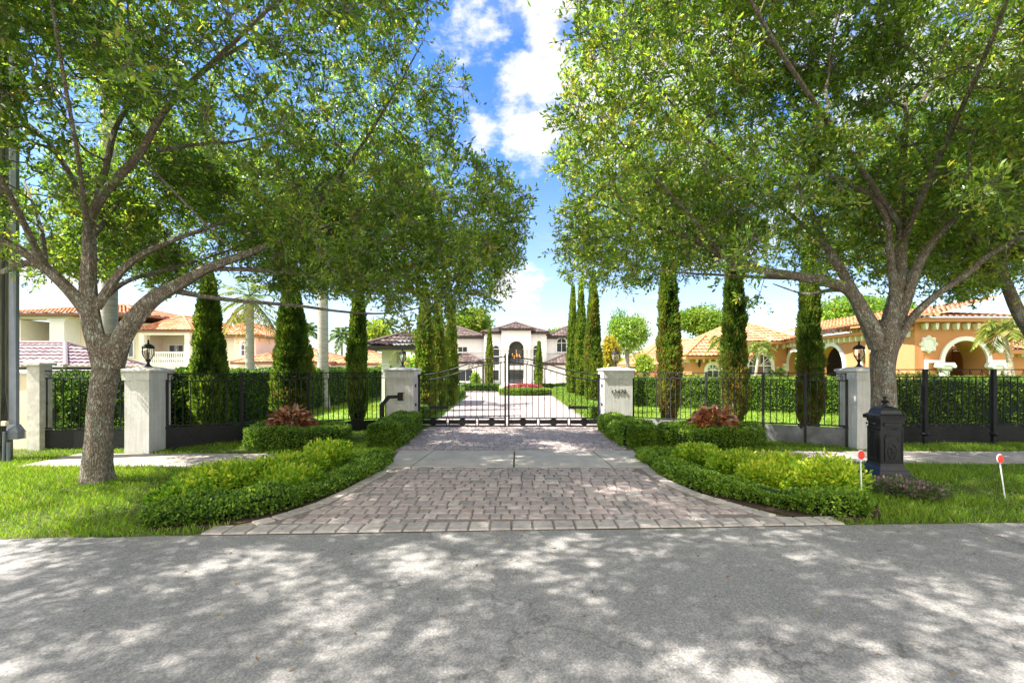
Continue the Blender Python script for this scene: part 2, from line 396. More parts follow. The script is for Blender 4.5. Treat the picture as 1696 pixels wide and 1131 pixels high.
sheet('boundary_lawn', 'lawn', [(-30, 9.5), (-9.3, 9.5), (-8.6, 13), (-13, 25), (-60, 25)], .004)

left_edge = [(-2.43, 9.16), (-2.33, 8.4), (-2.2, 7.63), (-2.27, 7.0), (-2.38, 6.2), (-2.52, 5.6), (-2.78, 5.1), (-2.98, 4.87), (-3.25, edge(-3.25))]
right_edge = [(2.38, 9.16), (2.3, 8.4), (2.25, 7.63), (2.27, 6.9), (2.45, 6.1), (2.72, 5.6), (2.98, 5.2), (3.25, 5.02), (3.5, edge(3.5))]
apron = [p for p in left_edge[2:]][::-1]+[p for p in right_edge[2:]]
apron_poly = left_edge[2:]+right_edge[2:][::-1]
base = MB()
base.add([(x, y, .008) for x, y in apron_poly], [tuple(range(len(apron_poly)))])
base.add([(x, y, .008) for x, y in [(-2.45, 9.0), (2.4, 9.0), (2.4, 13), (2.15, 27), (2.15, 30), (8, 30), (8, 34), (-8, 34), (-8, 30), (-2.85, 27), (-2.5, 13)]], [tuple(range(11))])
structure(base.build('drive_ground', 'sand'))

def paver_quads(x0, x1, y0, y1, z, rnd, out, rr, rot=None):
    g = .007; c = .010
    a = [(x0+g, y0+g), (x1-g, y0+g), (x1-g, y1-g), (x0+g, y1-g)]
    i = [(x0+g+c, y0+g+c), (x1-g-c, y0+g+c), (x1-g-c, y1-g-c), (x0+g+c, y1-g-c)]
    j = random.uniform(-.002, .0025)
    A = [(x, y, z-.014) for x, y in a]; B = [(x, y, z+j) for x, y in i]
    out.append(B); rr.append(rnd)
    for k in range(4): out.append([A[k], A[(k+1) % 4], B[(k+1) % 4], B[k]]); rr.append(rnd*.75)
def lay(poly_fn, y0, y1, x0, x1, rowd=.172):
    out, rr = [], []; y = y0; row = 0
    while y < y1-.05:
        x = x0-random.uniform(0, .3)
        d = rowd*random.choice((.85, 1, 1, 1.15))
        while x < x1:
            wd = random.choice((.13, .15, .17, .2, .225)); r = min(1, max(0, random.gauss(.5, .26)))
            if random.random() < .10 and y+d*1.0 < y1: pass
            cs = np.array([(x+.02, y+.02), (x+wd-.02, y+.02), (x+wd-.02, y+d-.02), (x+.02, y+d-.02)])
            if poly_fn(cs): paver_quads(x, x+wd, y, y+d, .022, r, out, rr)
            x += wd
        y += d; row += 1
    f = Foliage(); f.quads(out, np.array(rr)); return f
def shrink(edge_pts, s): return [(x+s, y) for x, y in edge_pts]
ap_in = shrink(left_edge[2:], .17)+shrink(right_edge[2:], -.17)[::-1]
fn = lambda cs: inside(ap_in, cs).all() and (cs[:, 1] > edge(cs[:, 0])+.25).all() and (cs[:, 1] < 7.64).all()
structure(lay(fn, 4.75, 7.64, -3.6, 4.2).build('apron_pavement', 'paver'))
dl = lambda y: np.interp(y, [9.1, 13, 27, 29.6, 30], [-2.42, -2.5, -2.85, -3.4, -7.5]); dr = lambda y: np.interp(y, [9.1, 13, 27, 29.6, 30], [2.36, 2.2, 2.1, 3.4, 7.5])
fn = lambda cs: ((cs[:, 0] > dl(cs[:, 1])) & (cs[:, 0] < dr(cs[:, 1]))).all()
structure(lay(fn, 9.17, 34, -8, 8).build('drive_pavement', 'paver'))
# border course of the apron
out, rr = [], []
x = -3.2
while x < 3.4:
    e = edge(x); e2 = edge(x+.225); r = random.uniform(.1, 1)
    q = [(x+.008, e+.01), (x+.217, e2+.01), (x+.217, e2+.245), (x+.008, e+.245)]; c = .012
    cx_, cy_ = np.mean(q, 0); B = [(px+(cx_-px)*.1, py+(cy_-py)*.1, .024) for px, py in q]; A = [(px, py, .006) for px, py in q]
    out.append(B); rr.append(r)
    for k in range(4): out.append([A[k], A[(k+1) % 4], B[(k+1) % 4], B[k]]); rr.append(r*.7)
    x += .225
for ed, sg in ((left_edge[2:], 1), (right_edge[2:], -1)):
    pts = np.array(ed); seg = np.r_[0, np.cumsum(np.linalg.norm(np.diff(pts, axis=0), axis=1))]
    ss = np.arange(0, seg[-1]-.3, .2)
    fx = lambda s: np.array([np.interp(s, seg, pts[:, 0]), np.interp(s, seg, pts[:, 1])])
    for s in ss:
        a, b = fx(s+.006), fx(s+.194); t_ = (b-a)/np.linalg.norm(b-a); n_ = np.array([-t_[1], t_[0]])*(sg*1.)
        if n_[0]*sg < 0: n_ = -n_
        q = [a+n_*.01, b+n_*.01, b+n_*.17, a+n_*.17]; m = np.mean(q, 0)
        if min(p[1]-edge(p[0]) for p in q) < .22: continue
        r = random.uniform(.1, 1); B = [(*(p+(m-p)*.1), .024) for p in q]; A = [(*p, .006) for p in q]
        out.append(B); rr.append(r)
        for k in range(4): out.append([A[k], A[(k+1) % 4], B[(k+1) % 4], B[k]]); rr.append(r*.7)
f = Foliage(); f.quads(out, np.array(rr)); structure(f.build('border_pavement', 'border_paver'))
# concrete strip of the pavement across the drive, with joints
m = MB(); yb, yf = 9.15, 7.65
cuts = [(-2.36, -2.2), (-1.66, -1.78), (-.035, -.04), (1.52, 1.62), (2.36, 2.26)]
for (a, a2), (b, b2) in zip(cuts, cuts[1:]):
    g = .014
    m.slab([(a2+g, yf+.01), (b2-g, yf+.01), (b-g, yb-.01), (a+g, yb-.01)], .0, .027)
structure(m.build('pavement_strip', 'concrete'))
m = MB()
x = -8.5
while x < -4.3:
    m.slab([(x+.01, 7.7), (min(x+1.5, -4.2)-.01, 7.7), (min(x+1.5, -4.2)-.01, 8.85), (x+.01, 8.85)], 0, .022); x += 1.5
structure(m.build('pavement', 'old_concrete'))
m = MB(); x = 4.4
while x < 40:
    m.slab([(x+.01, 8.0), (x+1.49, 8.0), (x+1.49, 9.1), (x+.01, 9.1)], 0, .02); x += 1.5
structure(m.build('pavement', 'old_concrete'))
# planting beds
bedL = [(-2.22, 7.75), (-2.27, 7.0), (-2.38, 6.2), (-2.52, 5.6), (-2.8, 5.1), (-3.15, 4.8), (-3.7, 4.68), (-4.05, 4.85), (-4.25, 5.6), (-4.05, 7.0), (-3.2, 8.1), (-2.6, 8.4)]
bedR = [(2.27, 7.75), (2.29, 6.9), (2.47, 6.1), (2.74, 5.6), (3.1, 5.2), (3.6, 4.99), (4.1, 5.08), (4.45, 5.6), (4.5, 6.6), (4.0, 7.8), (3.0, 8.4), (2.5, 8.6)]
sheet('bed_ground', 'mulch', bedL, .009); sheet('bed_ground', 'mulch', bedR, .009)

# grass: broad blades standing on the verge and lawns
def grass(name, poly, dens, Lm, W, holes=(), jitter=.45, warm=0.):
    poly = np.array(poly); lo, hi = poly.min(0), poly.max(0); n = int((hi-lo).prod()*dens)
    q = rng.uniform(lo, hi, (n, 2)); k = inside(poly, q)
    for h in holes: k &= ~inside(h, q)
    q = q[k]
    pn = vnoise(np.c_[q, np.zeros(len(q))], 1.6)+.7*vnoise(np.c_[q, np.ones(len(q))], 4.5)
    k = rng.uniform(size=len(q)) < np.clip(.85+.35*pn, .25, 1); q = q[k]; pn = pn[k]; n = len(q)
    d = np.c_[rng.normal(size=(n, 2))*jitter, np.ones(n)]
    f = Foliage()
    Ls = Lm*rng.uniform(.5, 1.35, n)*(1+.35*np.clip(pn, -1, 1))
    f.leaves(np.c_[q, np.full(n, .003)], d, Ls, W, np.clip(rng.normal(.5+warm, .2, n)+.10*pn, 0, 1)*np.where(rng.uniform(size=n) < .03, 1.6, 1), mid=.4)
    o = f.build(name, 'grass_blade'); tag(o, 'bright green broad-bladed grass', None, kind='stuff'); return o
pavL = [(-8.45, 7.66), (-4.2, 7.66), (-4.2, 8.9), (-8.45, 8.9)]
pavR = [(4.3, 7.95), (40, 7.95), (40, 9.12), (4.3, 9.12)]
verge_left = [(-13, edge(-13)-.02), (-3.28, edge(-3.28)-.02), (-2.5, 5.6), (-2.3, 7.7), (-2.45, 9.2), (-2.6, 12.4), (-3.4, 12.8), (-7.2, 9.3), (-13, 9.5)]
verge_right = [(3.55, edge(3.55)-.02), (14, edge(14)-.02), (14, 10.5), (7, 9.7), (3.4, 12.8), (2.4, 12.4), (2.4, 9.2), (2.3, 7.7), (2.5, 6)]
grass('verge_grass', verge_left, 2000, .066, .010, (pavL, bedL))
grass('verge_grass', verge_right, 2000, .066, .010, (pavR, bedR))
grass('lawn_grass', [(-8.6, 10.5), (-7.0, 9.6), (-2.6, 13.2), (-3.4, 26), (-9.5, 24)], 260, .09, .02, jitter=.5, warm=.12)
grass('lawn_grass', [(3.4, 13.2), (7.2, 9.9), (15, 10.5), (15, 19), (3.4, 24)], 260, .09, .02, jitter=.5, warm=.12)
# fallen leaves on road, drive and verge
f = Foliage(); n = 1700
q = np.c_[rng.uniform(-7, 8, n), rng.uniform(1.3, 9, n), np.full(n, .03)]
on_road = q[:, 1] < edge(q[:, 0]); q[on_road, 2] = .008
kp = (rng.uniform(size=n) < np.where(on_road, np.clip((q[:, 1]-2.2)/2.5, .05, .8)*.6, .45)); q = q[kp]
d = np.c_[rng.normal(size=(len(q), 2)), rng.normal(0, .12, len(q))]
f.leaves(q, d, rng.uniform(.025, .05, len(q)), .014, rng.uniform(0, 1, len(q)))
tag(f.build('leaf_litter', 'dry_leaf'), 'small dry brown leaves scattered over the paving', None, kind='stuff')

# ---------------------------------------------------------------- hedges
def frame_along(pts, closed=False, step=.05):
    p = np.array(pts, float)
    if closed: p = np.r_[p, p[:1]]
    # Chaikin smoothing
    for _ in range(2):
        a = p[:-1]*.75+p[1:]*.25; b = p[:-1]*.25+p[1:]*.75
        mid = np.stack([a, b], 1).reshape(-1, 2)
        p = np.r_[mid, mid[:1]] if closed else np.r_[p[:1], mid, p[-1:]]
    s = np.r_[0, np.cumsum(np.linalg.norm(np.diff(p, axis=0), axis=1))]
    return p, s
def hedge(name, label, pts, wd, ht, n, leaf=.03, group=None, closed=False, mat='hedge_leaf', z0=.04, dark=0., brown=0., rough=.05, cat='hedge', rs=(.48, .30)):
    root = thing(name, label, cat, (np.mean([p[0] for p in pts]), np.mean([p[1] for p in pts]), 0), group)
    p, s = frame_along(pts, closed)
    def at(q):
        x = np.interp(q, s, p[:, 0]); y = np.interp(q, s, p[:, 1])
        e = .02; tx = np.interp(np.minimum(q+e, s[-1]), s, p[:, 0])-np.interp(np.maximum(q-e, 0), s, p[:, 0]); ty = np.interp(np.minimum(q+e, s[-1]), s, p[:, 1])-np.interp(np.maximum(q-e, 0), s, p[:, 1])
        l = np.hypot(tx, ty)+1e-9; return x, y, tx/l, ty/l
    per = 2*ht+wd
    q = rng.uniform(0, s[-1], n); u = rng.uniform(0, per, n)
    endn = 0 if closed else int(n*wd*1.6/(s[-1]+wd))
    if endn:
        q[:endn] = np.where(rng.uniform(size=endn) < .5, 0, s[-1])
    x, y, tx, ty = at(q)
    off = np.where(u < ht, -wd/2, np.where(u > ht+wd, wd/2, u-ht-wd/2)); z = np.where(u < ht, u, np.where(u > ht+wd, per-u, ht))
    no = np.where(u < ht, -1., np.where(u > ht+wd, 1., 0)); nz = np.where((u >= ht) & (u <= ht+wd), 1., 0)
    nl = np.zeros(n)
    if endn:
        off[:endn] = rng.uniform(-wd/2, wd/2, endn); z[:endn] = rng.uniform(0, ht, endn); no[:endn] = 0; nz[:endn] = 0; nl[:endn] = np.where(q[:endn] > 0, 1., -1.)
    # round the edges a little
    k = np.clip((z-(ht-.10))/.10, 0, 1)*np.clip((np.abs(off)-(wd/2-.10))/.10, 0, 1)
    off *= 1-.06*k; z -= .035*k
    N = np.stack([-ty*no+tx*nl, tx*no+ty*nl, nz+.25], 1)
    pos = np.stack([x-ty*off, y+tx*off, z], 1)
    lump = rough*vnoise(pos, 3.0)+rough*.5*vnoise(pos, 9)
    dep = np.abs(rng.normal(0, .035, n))
    N = unit(N); pos = pos+N*(lump-dep)[:, None]; pos[:, 2] = np.maximum(pos[:, 2], z0)
    thin = z/ht
    keep = rng.uniform(size=n) < np.clip(.35+thin*2.2, 0, 1)
    f = Foliage()
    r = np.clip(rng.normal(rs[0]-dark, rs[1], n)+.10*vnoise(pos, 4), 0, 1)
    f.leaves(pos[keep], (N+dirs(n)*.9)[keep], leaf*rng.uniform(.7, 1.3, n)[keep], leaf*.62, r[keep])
    # solid inner core, tinted dark in place of shade between the leaves
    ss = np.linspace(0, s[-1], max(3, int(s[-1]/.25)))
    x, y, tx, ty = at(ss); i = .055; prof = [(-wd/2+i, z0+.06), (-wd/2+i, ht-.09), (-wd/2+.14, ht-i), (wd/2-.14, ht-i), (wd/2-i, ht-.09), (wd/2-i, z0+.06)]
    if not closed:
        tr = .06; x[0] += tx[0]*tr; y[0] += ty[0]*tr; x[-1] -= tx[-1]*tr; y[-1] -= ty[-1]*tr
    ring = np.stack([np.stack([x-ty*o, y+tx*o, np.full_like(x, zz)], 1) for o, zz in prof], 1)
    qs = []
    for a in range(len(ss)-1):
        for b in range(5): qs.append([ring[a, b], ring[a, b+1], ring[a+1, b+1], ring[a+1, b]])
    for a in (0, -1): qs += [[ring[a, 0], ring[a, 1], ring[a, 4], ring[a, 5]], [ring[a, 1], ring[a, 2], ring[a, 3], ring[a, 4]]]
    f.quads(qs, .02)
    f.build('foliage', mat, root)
    return root
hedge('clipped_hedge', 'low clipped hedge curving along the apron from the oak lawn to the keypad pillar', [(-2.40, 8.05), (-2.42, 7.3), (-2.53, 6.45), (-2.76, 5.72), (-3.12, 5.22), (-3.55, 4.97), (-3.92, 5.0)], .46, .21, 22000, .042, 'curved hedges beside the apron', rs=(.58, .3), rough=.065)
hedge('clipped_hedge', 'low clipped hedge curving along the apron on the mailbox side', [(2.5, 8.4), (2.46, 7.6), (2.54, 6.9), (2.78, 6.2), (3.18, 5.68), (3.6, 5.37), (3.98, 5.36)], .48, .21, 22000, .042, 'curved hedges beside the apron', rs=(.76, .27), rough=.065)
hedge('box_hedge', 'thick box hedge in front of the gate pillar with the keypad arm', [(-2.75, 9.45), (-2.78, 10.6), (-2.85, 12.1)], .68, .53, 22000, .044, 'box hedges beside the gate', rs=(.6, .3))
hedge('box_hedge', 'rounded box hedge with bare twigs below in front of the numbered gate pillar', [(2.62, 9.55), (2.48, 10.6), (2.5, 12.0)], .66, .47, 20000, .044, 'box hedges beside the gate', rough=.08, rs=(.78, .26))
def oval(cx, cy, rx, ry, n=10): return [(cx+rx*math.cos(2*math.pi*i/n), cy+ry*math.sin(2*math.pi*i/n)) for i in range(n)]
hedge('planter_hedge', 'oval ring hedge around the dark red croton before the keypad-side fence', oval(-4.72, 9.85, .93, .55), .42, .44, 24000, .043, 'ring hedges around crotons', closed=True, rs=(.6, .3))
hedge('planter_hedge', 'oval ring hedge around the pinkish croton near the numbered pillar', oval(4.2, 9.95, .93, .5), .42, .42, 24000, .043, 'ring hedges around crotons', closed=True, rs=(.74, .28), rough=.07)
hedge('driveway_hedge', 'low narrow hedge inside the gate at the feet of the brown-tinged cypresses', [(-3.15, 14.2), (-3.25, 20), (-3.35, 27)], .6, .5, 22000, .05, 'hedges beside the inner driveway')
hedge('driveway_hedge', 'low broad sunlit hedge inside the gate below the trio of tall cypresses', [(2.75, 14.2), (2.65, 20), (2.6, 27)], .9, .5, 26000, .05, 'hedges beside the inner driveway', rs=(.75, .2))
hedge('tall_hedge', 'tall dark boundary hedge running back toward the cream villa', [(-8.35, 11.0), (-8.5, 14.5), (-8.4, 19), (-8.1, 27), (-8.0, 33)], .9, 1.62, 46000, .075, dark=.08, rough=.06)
hedge('tall_hedge', 'sunlit boundary hedge in front of the orange villa behind the picket fence', [(3.4, 21.5), (6, 19.5), (9, 17.6), (12.3, 15.4)], .8, 1.28, 40000, .06, rs=(.75, .25), rough=.07)  # leaf tint raised so the hedge looks sunlit
hedge('tall_hedge', 'leafy boundary hedge behind the long black sliding gate', [(9.6, 12.6), (12.5, 12.2), (16, 12.2), (20, 12)], .8, 1.42, 40000, .05, rs=(.72, .27), rough=.08)  # lighter leaf tint paints in sunlight that the third oak blocks
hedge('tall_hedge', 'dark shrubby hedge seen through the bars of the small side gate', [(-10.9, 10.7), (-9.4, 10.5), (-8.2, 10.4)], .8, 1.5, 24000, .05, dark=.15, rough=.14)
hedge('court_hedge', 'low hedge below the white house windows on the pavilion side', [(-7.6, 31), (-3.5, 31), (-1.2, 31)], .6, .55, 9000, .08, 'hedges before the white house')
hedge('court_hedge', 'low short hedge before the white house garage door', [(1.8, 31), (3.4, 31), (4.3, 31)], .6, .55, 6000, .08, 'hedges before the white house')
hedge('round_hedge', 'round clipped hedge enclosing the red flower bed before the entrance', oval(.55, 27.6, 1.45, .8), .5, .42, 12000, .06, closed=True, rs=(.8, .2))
f = Foliage(); n = 2600; th = rng.uniform(0, 6.28, n); rr_ = np.sqrt(rng.uniform(0, 1, n))
pos = np.c_[.5+1.1*rr_*np.cos(th), 27.6+.55*rr_*np.sin(th), .35+rng.uniform(.0, .36, n)*(1.05-rr_*.6)]
f.leaves(pos, dirs(n)+np.array([0, 0, .6]), .13, .08, rng.uniform(0, 1, n))
tag(f.build('flower_bed_plant', 'red_leaf'), 'red and pink leafed plants inside the round clipped hedge', 'flower bed')

# ---------------------------------------------------------------- shrubs
def mound(name, label, c, r, h, n, leaf, mat, group=None, cat='shrub', z0=.04, rs=(.55, .22), up=.5, wr=.5, lobes=5, aspect=1.0):
    root = thing(name, label, cat, (c[0], c[1], 0), group)
    f = Foliage(); per = n//lobes
    for k in range(lobes):
        a = 2.4*k; o = 0 if k == 0 else r*.52
        cc = np.array([c[0]+o*math.cos(a), c[1]+o*math.sin(a)*aspect, h*.45]); rr = np.array([r*.62, r*.62*aspect, h*.55*random.uniform(.8, 1.05)])
        d = dirs(per); rad = rng.uniform(.0, 1, per)**.35
        p = cc+d*rr*rad[:, None]*(1+.18*vnoise(d+k, 3.5))[:, None]; p[:, 2] = np.maximum(p[:, 2], z0)
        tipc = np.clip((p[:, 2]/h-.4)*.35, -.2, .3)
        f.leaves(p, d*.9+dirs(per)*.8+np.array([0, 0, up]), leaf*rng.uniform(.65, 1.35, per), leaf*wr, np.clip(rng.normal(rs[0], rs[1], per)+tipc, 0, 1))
    f.build('foliage', mat, root)
    st = MB()
    for k in range(6):
        a = k*1.05; st.tube([(c[0], c[1], 0), (c[0]+r*.3*math.cos(a), c[1]+r*.3*math.sin(a), h*.45), (c[0]+r*.5*math.cos(a), c[1]+r*.5*math.sin(a), h*.75)], [.01, .007, .004], 4)
    st.build('stem', 'bark', root)
    return root
G1 = 'yellow-green shrubs behind the oak-side curved hedge'; G2 = 'yellow-green shrubs behind the mailbox-side curved hedge'
for i, (x, y, r, h, lab) in enumerate([(-3.08, 7.55, .36, .47, 'tall rounded yellow-green shrub nearest the keypad-side box hedge'),
        (-3.3, 6.75, .45, .43, 'yellow-green shrub behind the middle of the oak-side curved hedge'),
        (-3.75, 6.15, .5, .42, 'yellow-tipped shrub between the oak-side curved hedge and the pavement'),
        (-3.95, 5.95, .42, .36, 'spreading yellow-green shrub at the grassy end of the oak-side bed'),
        (-3.0, 6.1, .36, .36, 'small yellow-green shrub tucked behind the front of the oak-side curved hedge'),
        (-3.98, 5.42, .30, .28, 'low dark green shrub ending the oak-side bed beside the grass')]):
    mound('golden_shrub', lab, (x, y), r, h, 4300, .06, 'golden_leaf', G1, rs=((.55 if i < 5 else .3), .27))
for i, (x, y, r, h, lab) in enumerate([(3.15, 7.75, .42, .36, 'green-yellow shrub nearest the twiggy box hedge of the numbered pillar'),
        (3.45, 7.0, .45, .38, 'yellow-green shrub behind the middle of the mailbox-side curved hedge'),
        (3.95, 6.7, .42, .42, 'bright yellow shrub between the mailbox-side curved hedge and the pavement'),
        (4.15, 6.05, .46, .50, 'brightest yellow shrub at the bed end beside the mailbox'),
        (3.5, 6.35, .36, .36, 'small yellow-green shrub tucked behind the front of the mailbox-side curved hedge')]):
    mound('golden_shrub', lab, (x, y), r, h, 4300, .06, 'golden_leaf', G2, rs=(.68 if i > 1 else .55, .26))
for (x, y, lab) in [(-4.86, 9.9, 'low golden plants inside the ring hedge under the dark red croton'), (4.15, 9.95, 'low golden plants inside the ring hedge under the pinkish bronze croton')]:
    mound('golden_shrub', lab, (x, y), .62, .46, 3600, .05, 'golden_leaf', 'golden plants inside ring hedges', aspect=.6, rs=(.7, .2))
def croton(c, lab, rs):
    root = thing('croton_plant', lab, 'plant', (c[0], c[1], 0), 'red crotons in ring hedges'); f = Foliage(); n = 620
    d = dirs(n); d[:, 2] = np.abs(d[:, 2]); rad = rng.uniform(.5, 1, n)
    p = np.array([c[0], c[1], .46])+d*np.array([.42, .42, .36])*rad[:, None]
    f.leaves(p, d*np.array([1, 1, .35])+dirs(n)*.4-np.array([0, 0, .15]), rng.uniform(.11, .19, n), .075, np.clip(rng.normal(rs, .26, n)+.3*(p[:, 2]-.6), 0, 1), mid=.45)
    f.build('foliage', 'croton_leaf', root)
    st = MB()
    for k in range(9):
        a = k*.7; st.tube([(c[0], c[1], 0), (c[0]+.1*math.cos(a), c[1]+.1*math.sin(a), .4), (c[0]+.3*math.cos(a), c[1]+.3*math.sin(a), .7)], [.014, .01, .006], 5)
    st.build('stem', 'bark', root)
croton((-4.86, 9.85), 'dark red and orange croton in the ring hedge before the keypad-side fence', .66)
croton((4.3, 9.95), 'pinkish bronze croton in the ring hedge before the orange villa', .80)
r_ = mound('flowering_groundcover', 'low purple-flowered shrub at the foot of the black mailbox', (5.2, 6.12), .42, .18, 3600, .045, 'purple_leaf', rs=(.40, .25), lobes=6)
#THINGS
# ---------------------------------------------------------------- pillars and lanterns
def pillar(name, label, x0, x1, y0, y1, ztop, band, cap_mat, group=None, over=.06):
    root = thing(name, label, 'pillar', ((x0+x1)/2, (y0+y1)/2, 0), group)
    m = MB(); m.box(x0, x1, y0, y1, -.02, ztop-band-.10); m.build('shaft', 'stucco_white', root)
    m = MB(); e = .03; m.box(x0-e, x1+e, y0-e, y1+e, ztop-band-.10, ztop-.10, .012); m.build('frieze', 'stucco_white', root)
    m = MB(); zc = ztop-.10; o = over
    xm, ym = (x0+x1)/2, (y0+y1)/2
    def ring(ex, z): return [(x0-ex, y0-ex, z), (x1+ex, y0-ex, z), (x1+ex, y1+ex, z), (x0-ex, y1+ex, z)]
    vs = ring(o-.015, zc)+ring(o, zc+.018)+ring(o, zc+.045)+ring(o-.02, zc+.06)+ring(-(x1-x0)*.22, zc+.095)+ring(-(x1-x0)*.36, zc+.105)
    fs = [(3, 2, 1, 0), (20, 21, 22, 23)]+[(k+i, k+(i+1) % 4, k+4+(i+1) % 4, k+4+i) for k in range(0, 20, 4) for i in range(4)]
    m.add(vs, fs); m.build('cap', cap_mat, root, smooth=True)
    return root
pl = pillar('gate_pillar', 'white stucco gate pillar with rough grey stone cap behind the keypad arm', -3.54, -2.81, 12.4, 13.15, 1.69, .19, 'cap_stone', 'pillars flanking the driveway gate')
pr = pillar('gate_pillar', 'white stucco gate pillar bearing the house number 13470', 2.40, 3.17, 12.4, 13.15, 1.69, .19, 'white_trim', 'pillars flanking the driveway gate')
pillar('fence_pillar', 'white stucco pillar beside the forked oak and the side gate', -7.66, -7.18, 8.9, 9.46, 1.70, .155, 'pale_stone', 'pillars at the outer fence corners')
pillar('fence_pillar', 'white stucco pillar partly hidden by the oak behind the mailbox', 6.98, 7.46, 9.32, 9.86, 1.70, .155, 'pale_stone', 'pillars at the outer fence corners')
cu = bpy.data.curves.new('house_number', 'FONT'); cu.body = '13470'; cu.size = .155; cu.extrude = .008; cu.align_x = 'CENTER'; cu.space_character = 1.12
to = bpy.data.objects.new('house_number', cu)
dg = None
COL.objects.link(to); bpy.context.view_layer.update()
me = bpy.data.meshes.new_from_object(to.evaluated_get(bpy.context.evaluated_depsgraph_get())); bpy.data.objects.remove(to)
me.materials.clear(); me.materials.append(MATS['worn_iron']); me.transform(Matrix.Translation((2.785, 12.388, .985)) @ Matrix.Rotation(R(90), 4, 'X'))
put(bpy.data.objects.new('house_number', me), pr)
m = MB(); m.box(-2.81, -2.795, 12.62, 12.74, 1.14, 1.23); m.build('hinge', 'black_iron', pl); m = MB(); m.box(-2.81, -2.79, 12.62, 12.74, .62, .70); m.build('hinge', 'black_iron', pl)
m = MB(); m.box(2.385, 2.40, 12.62, 12.74, 1.14, 1.23); m.build('hinge', 'black_iron', pr); m = MB(); m.box(2.38, 2.40, 12.62, 12.74, .62, .70); m.build('hinge', 'black_iron', pr)

def lantern(c, label):
    root = thing('lantern', label, 'lantern', c, 'lanterns on the pillars'); x, y, z = c
    m = MB(); m.lathe(c, [(.075, 0), (.08, .015), (.05, .035), (.028, .06), (.024, .11), (.04, .135), (.055, .15), (.03, .17)], 12); m.build('base', 'black_iron', root, True)
    m = MB(); m.lathe(c, [(.045, .17), (.082, .23), (.10, .30), (.092, .375), (.07, .39)], 12); m.build('globe', 'lantern_glass', root, True)
    m = MB()
    for k in range(6):
        a = k*math.pi/3; m.tube([(x+r*math.cos(a), y+r*math.sin(a), z+q) for r, q in ((.05, .165), (.088, .23), (.107, .30), (.098, .38))], .006, 5)
    m.tube([(x+.1*math.cos(a), y+.1*math.sin(a), z+.385) for a in np.linspace(0, 6.283, 13)], .007, 5)
    m.build('cage', 'black_iron', root)
    m = MB(); m.lathe(c, [(.105, .385), (.112, .40), (.085, .44), (.05, .465), (.022, .475), (.014, .51), (.02, .525), (.006, .56), (.001, .58)], 14); m.build('hood', 'black_iron', root, True)
    m = MB(); m.tube([(x, y, z+.18), (x, y, z+.30)], [.016, .012], 8); m.build('candle', 'white_plastic', root)
    return root
l0 = lantern((-3.19, 12.78, 1.685), 'black coach lantern on the stone-capped gate pillar by the keypad')
c0 = Vector(l0.location)
dup(l0, Vector((2.785, 12.78, 1.685))-c0, 'black coach lantern on the numbered gate pillar')
dup(l0, Vector((-7.42, 9.18, 1.695))-c0, 'black coach lantern on the pillar beside the forked oak trunk')
dup(l0, Vector((7.22, 9.59, 1.695))-c0, 'black coach lantern on the pillar behind the black mailbox')

# keypad arm
r_ = thing('keypad_post', 'black bent keypad post in front of the stone-capped gate pillar', 'intercom', (-3.5, 11.9, 0))
m = MB(); m.box(-3.56, -3.46, 11.85, 11.95, 0, .74); m.bar((-3.51, 11.9, .70), (-3.33, 11.9, .93), .09, .09, up=(0, 1, 0)); m.bar((-3.36, 11.9, .92), (-3.07, 11.9, .93), .085, .085, up=(0, 1, 0)); m.build('post', 'black_iron', r_)
m = MB(); m.box(-3.08, -2.94, 11.8, 11.98, .83, 1.04, .01); m.build('keypad_box', 'black_iron', r_)
m = MB(); m.box(-2.94, -2.925, 11.82, 11.96, .85, 1.02)
for i in range(4):
    for j in range(3): m.box(-2.925, -2.918, 11.83+j*.042, 11.86+j*.042, .87+i*.036, .895+i*.036)
m.build('keypad', 'brass_plate', r_)

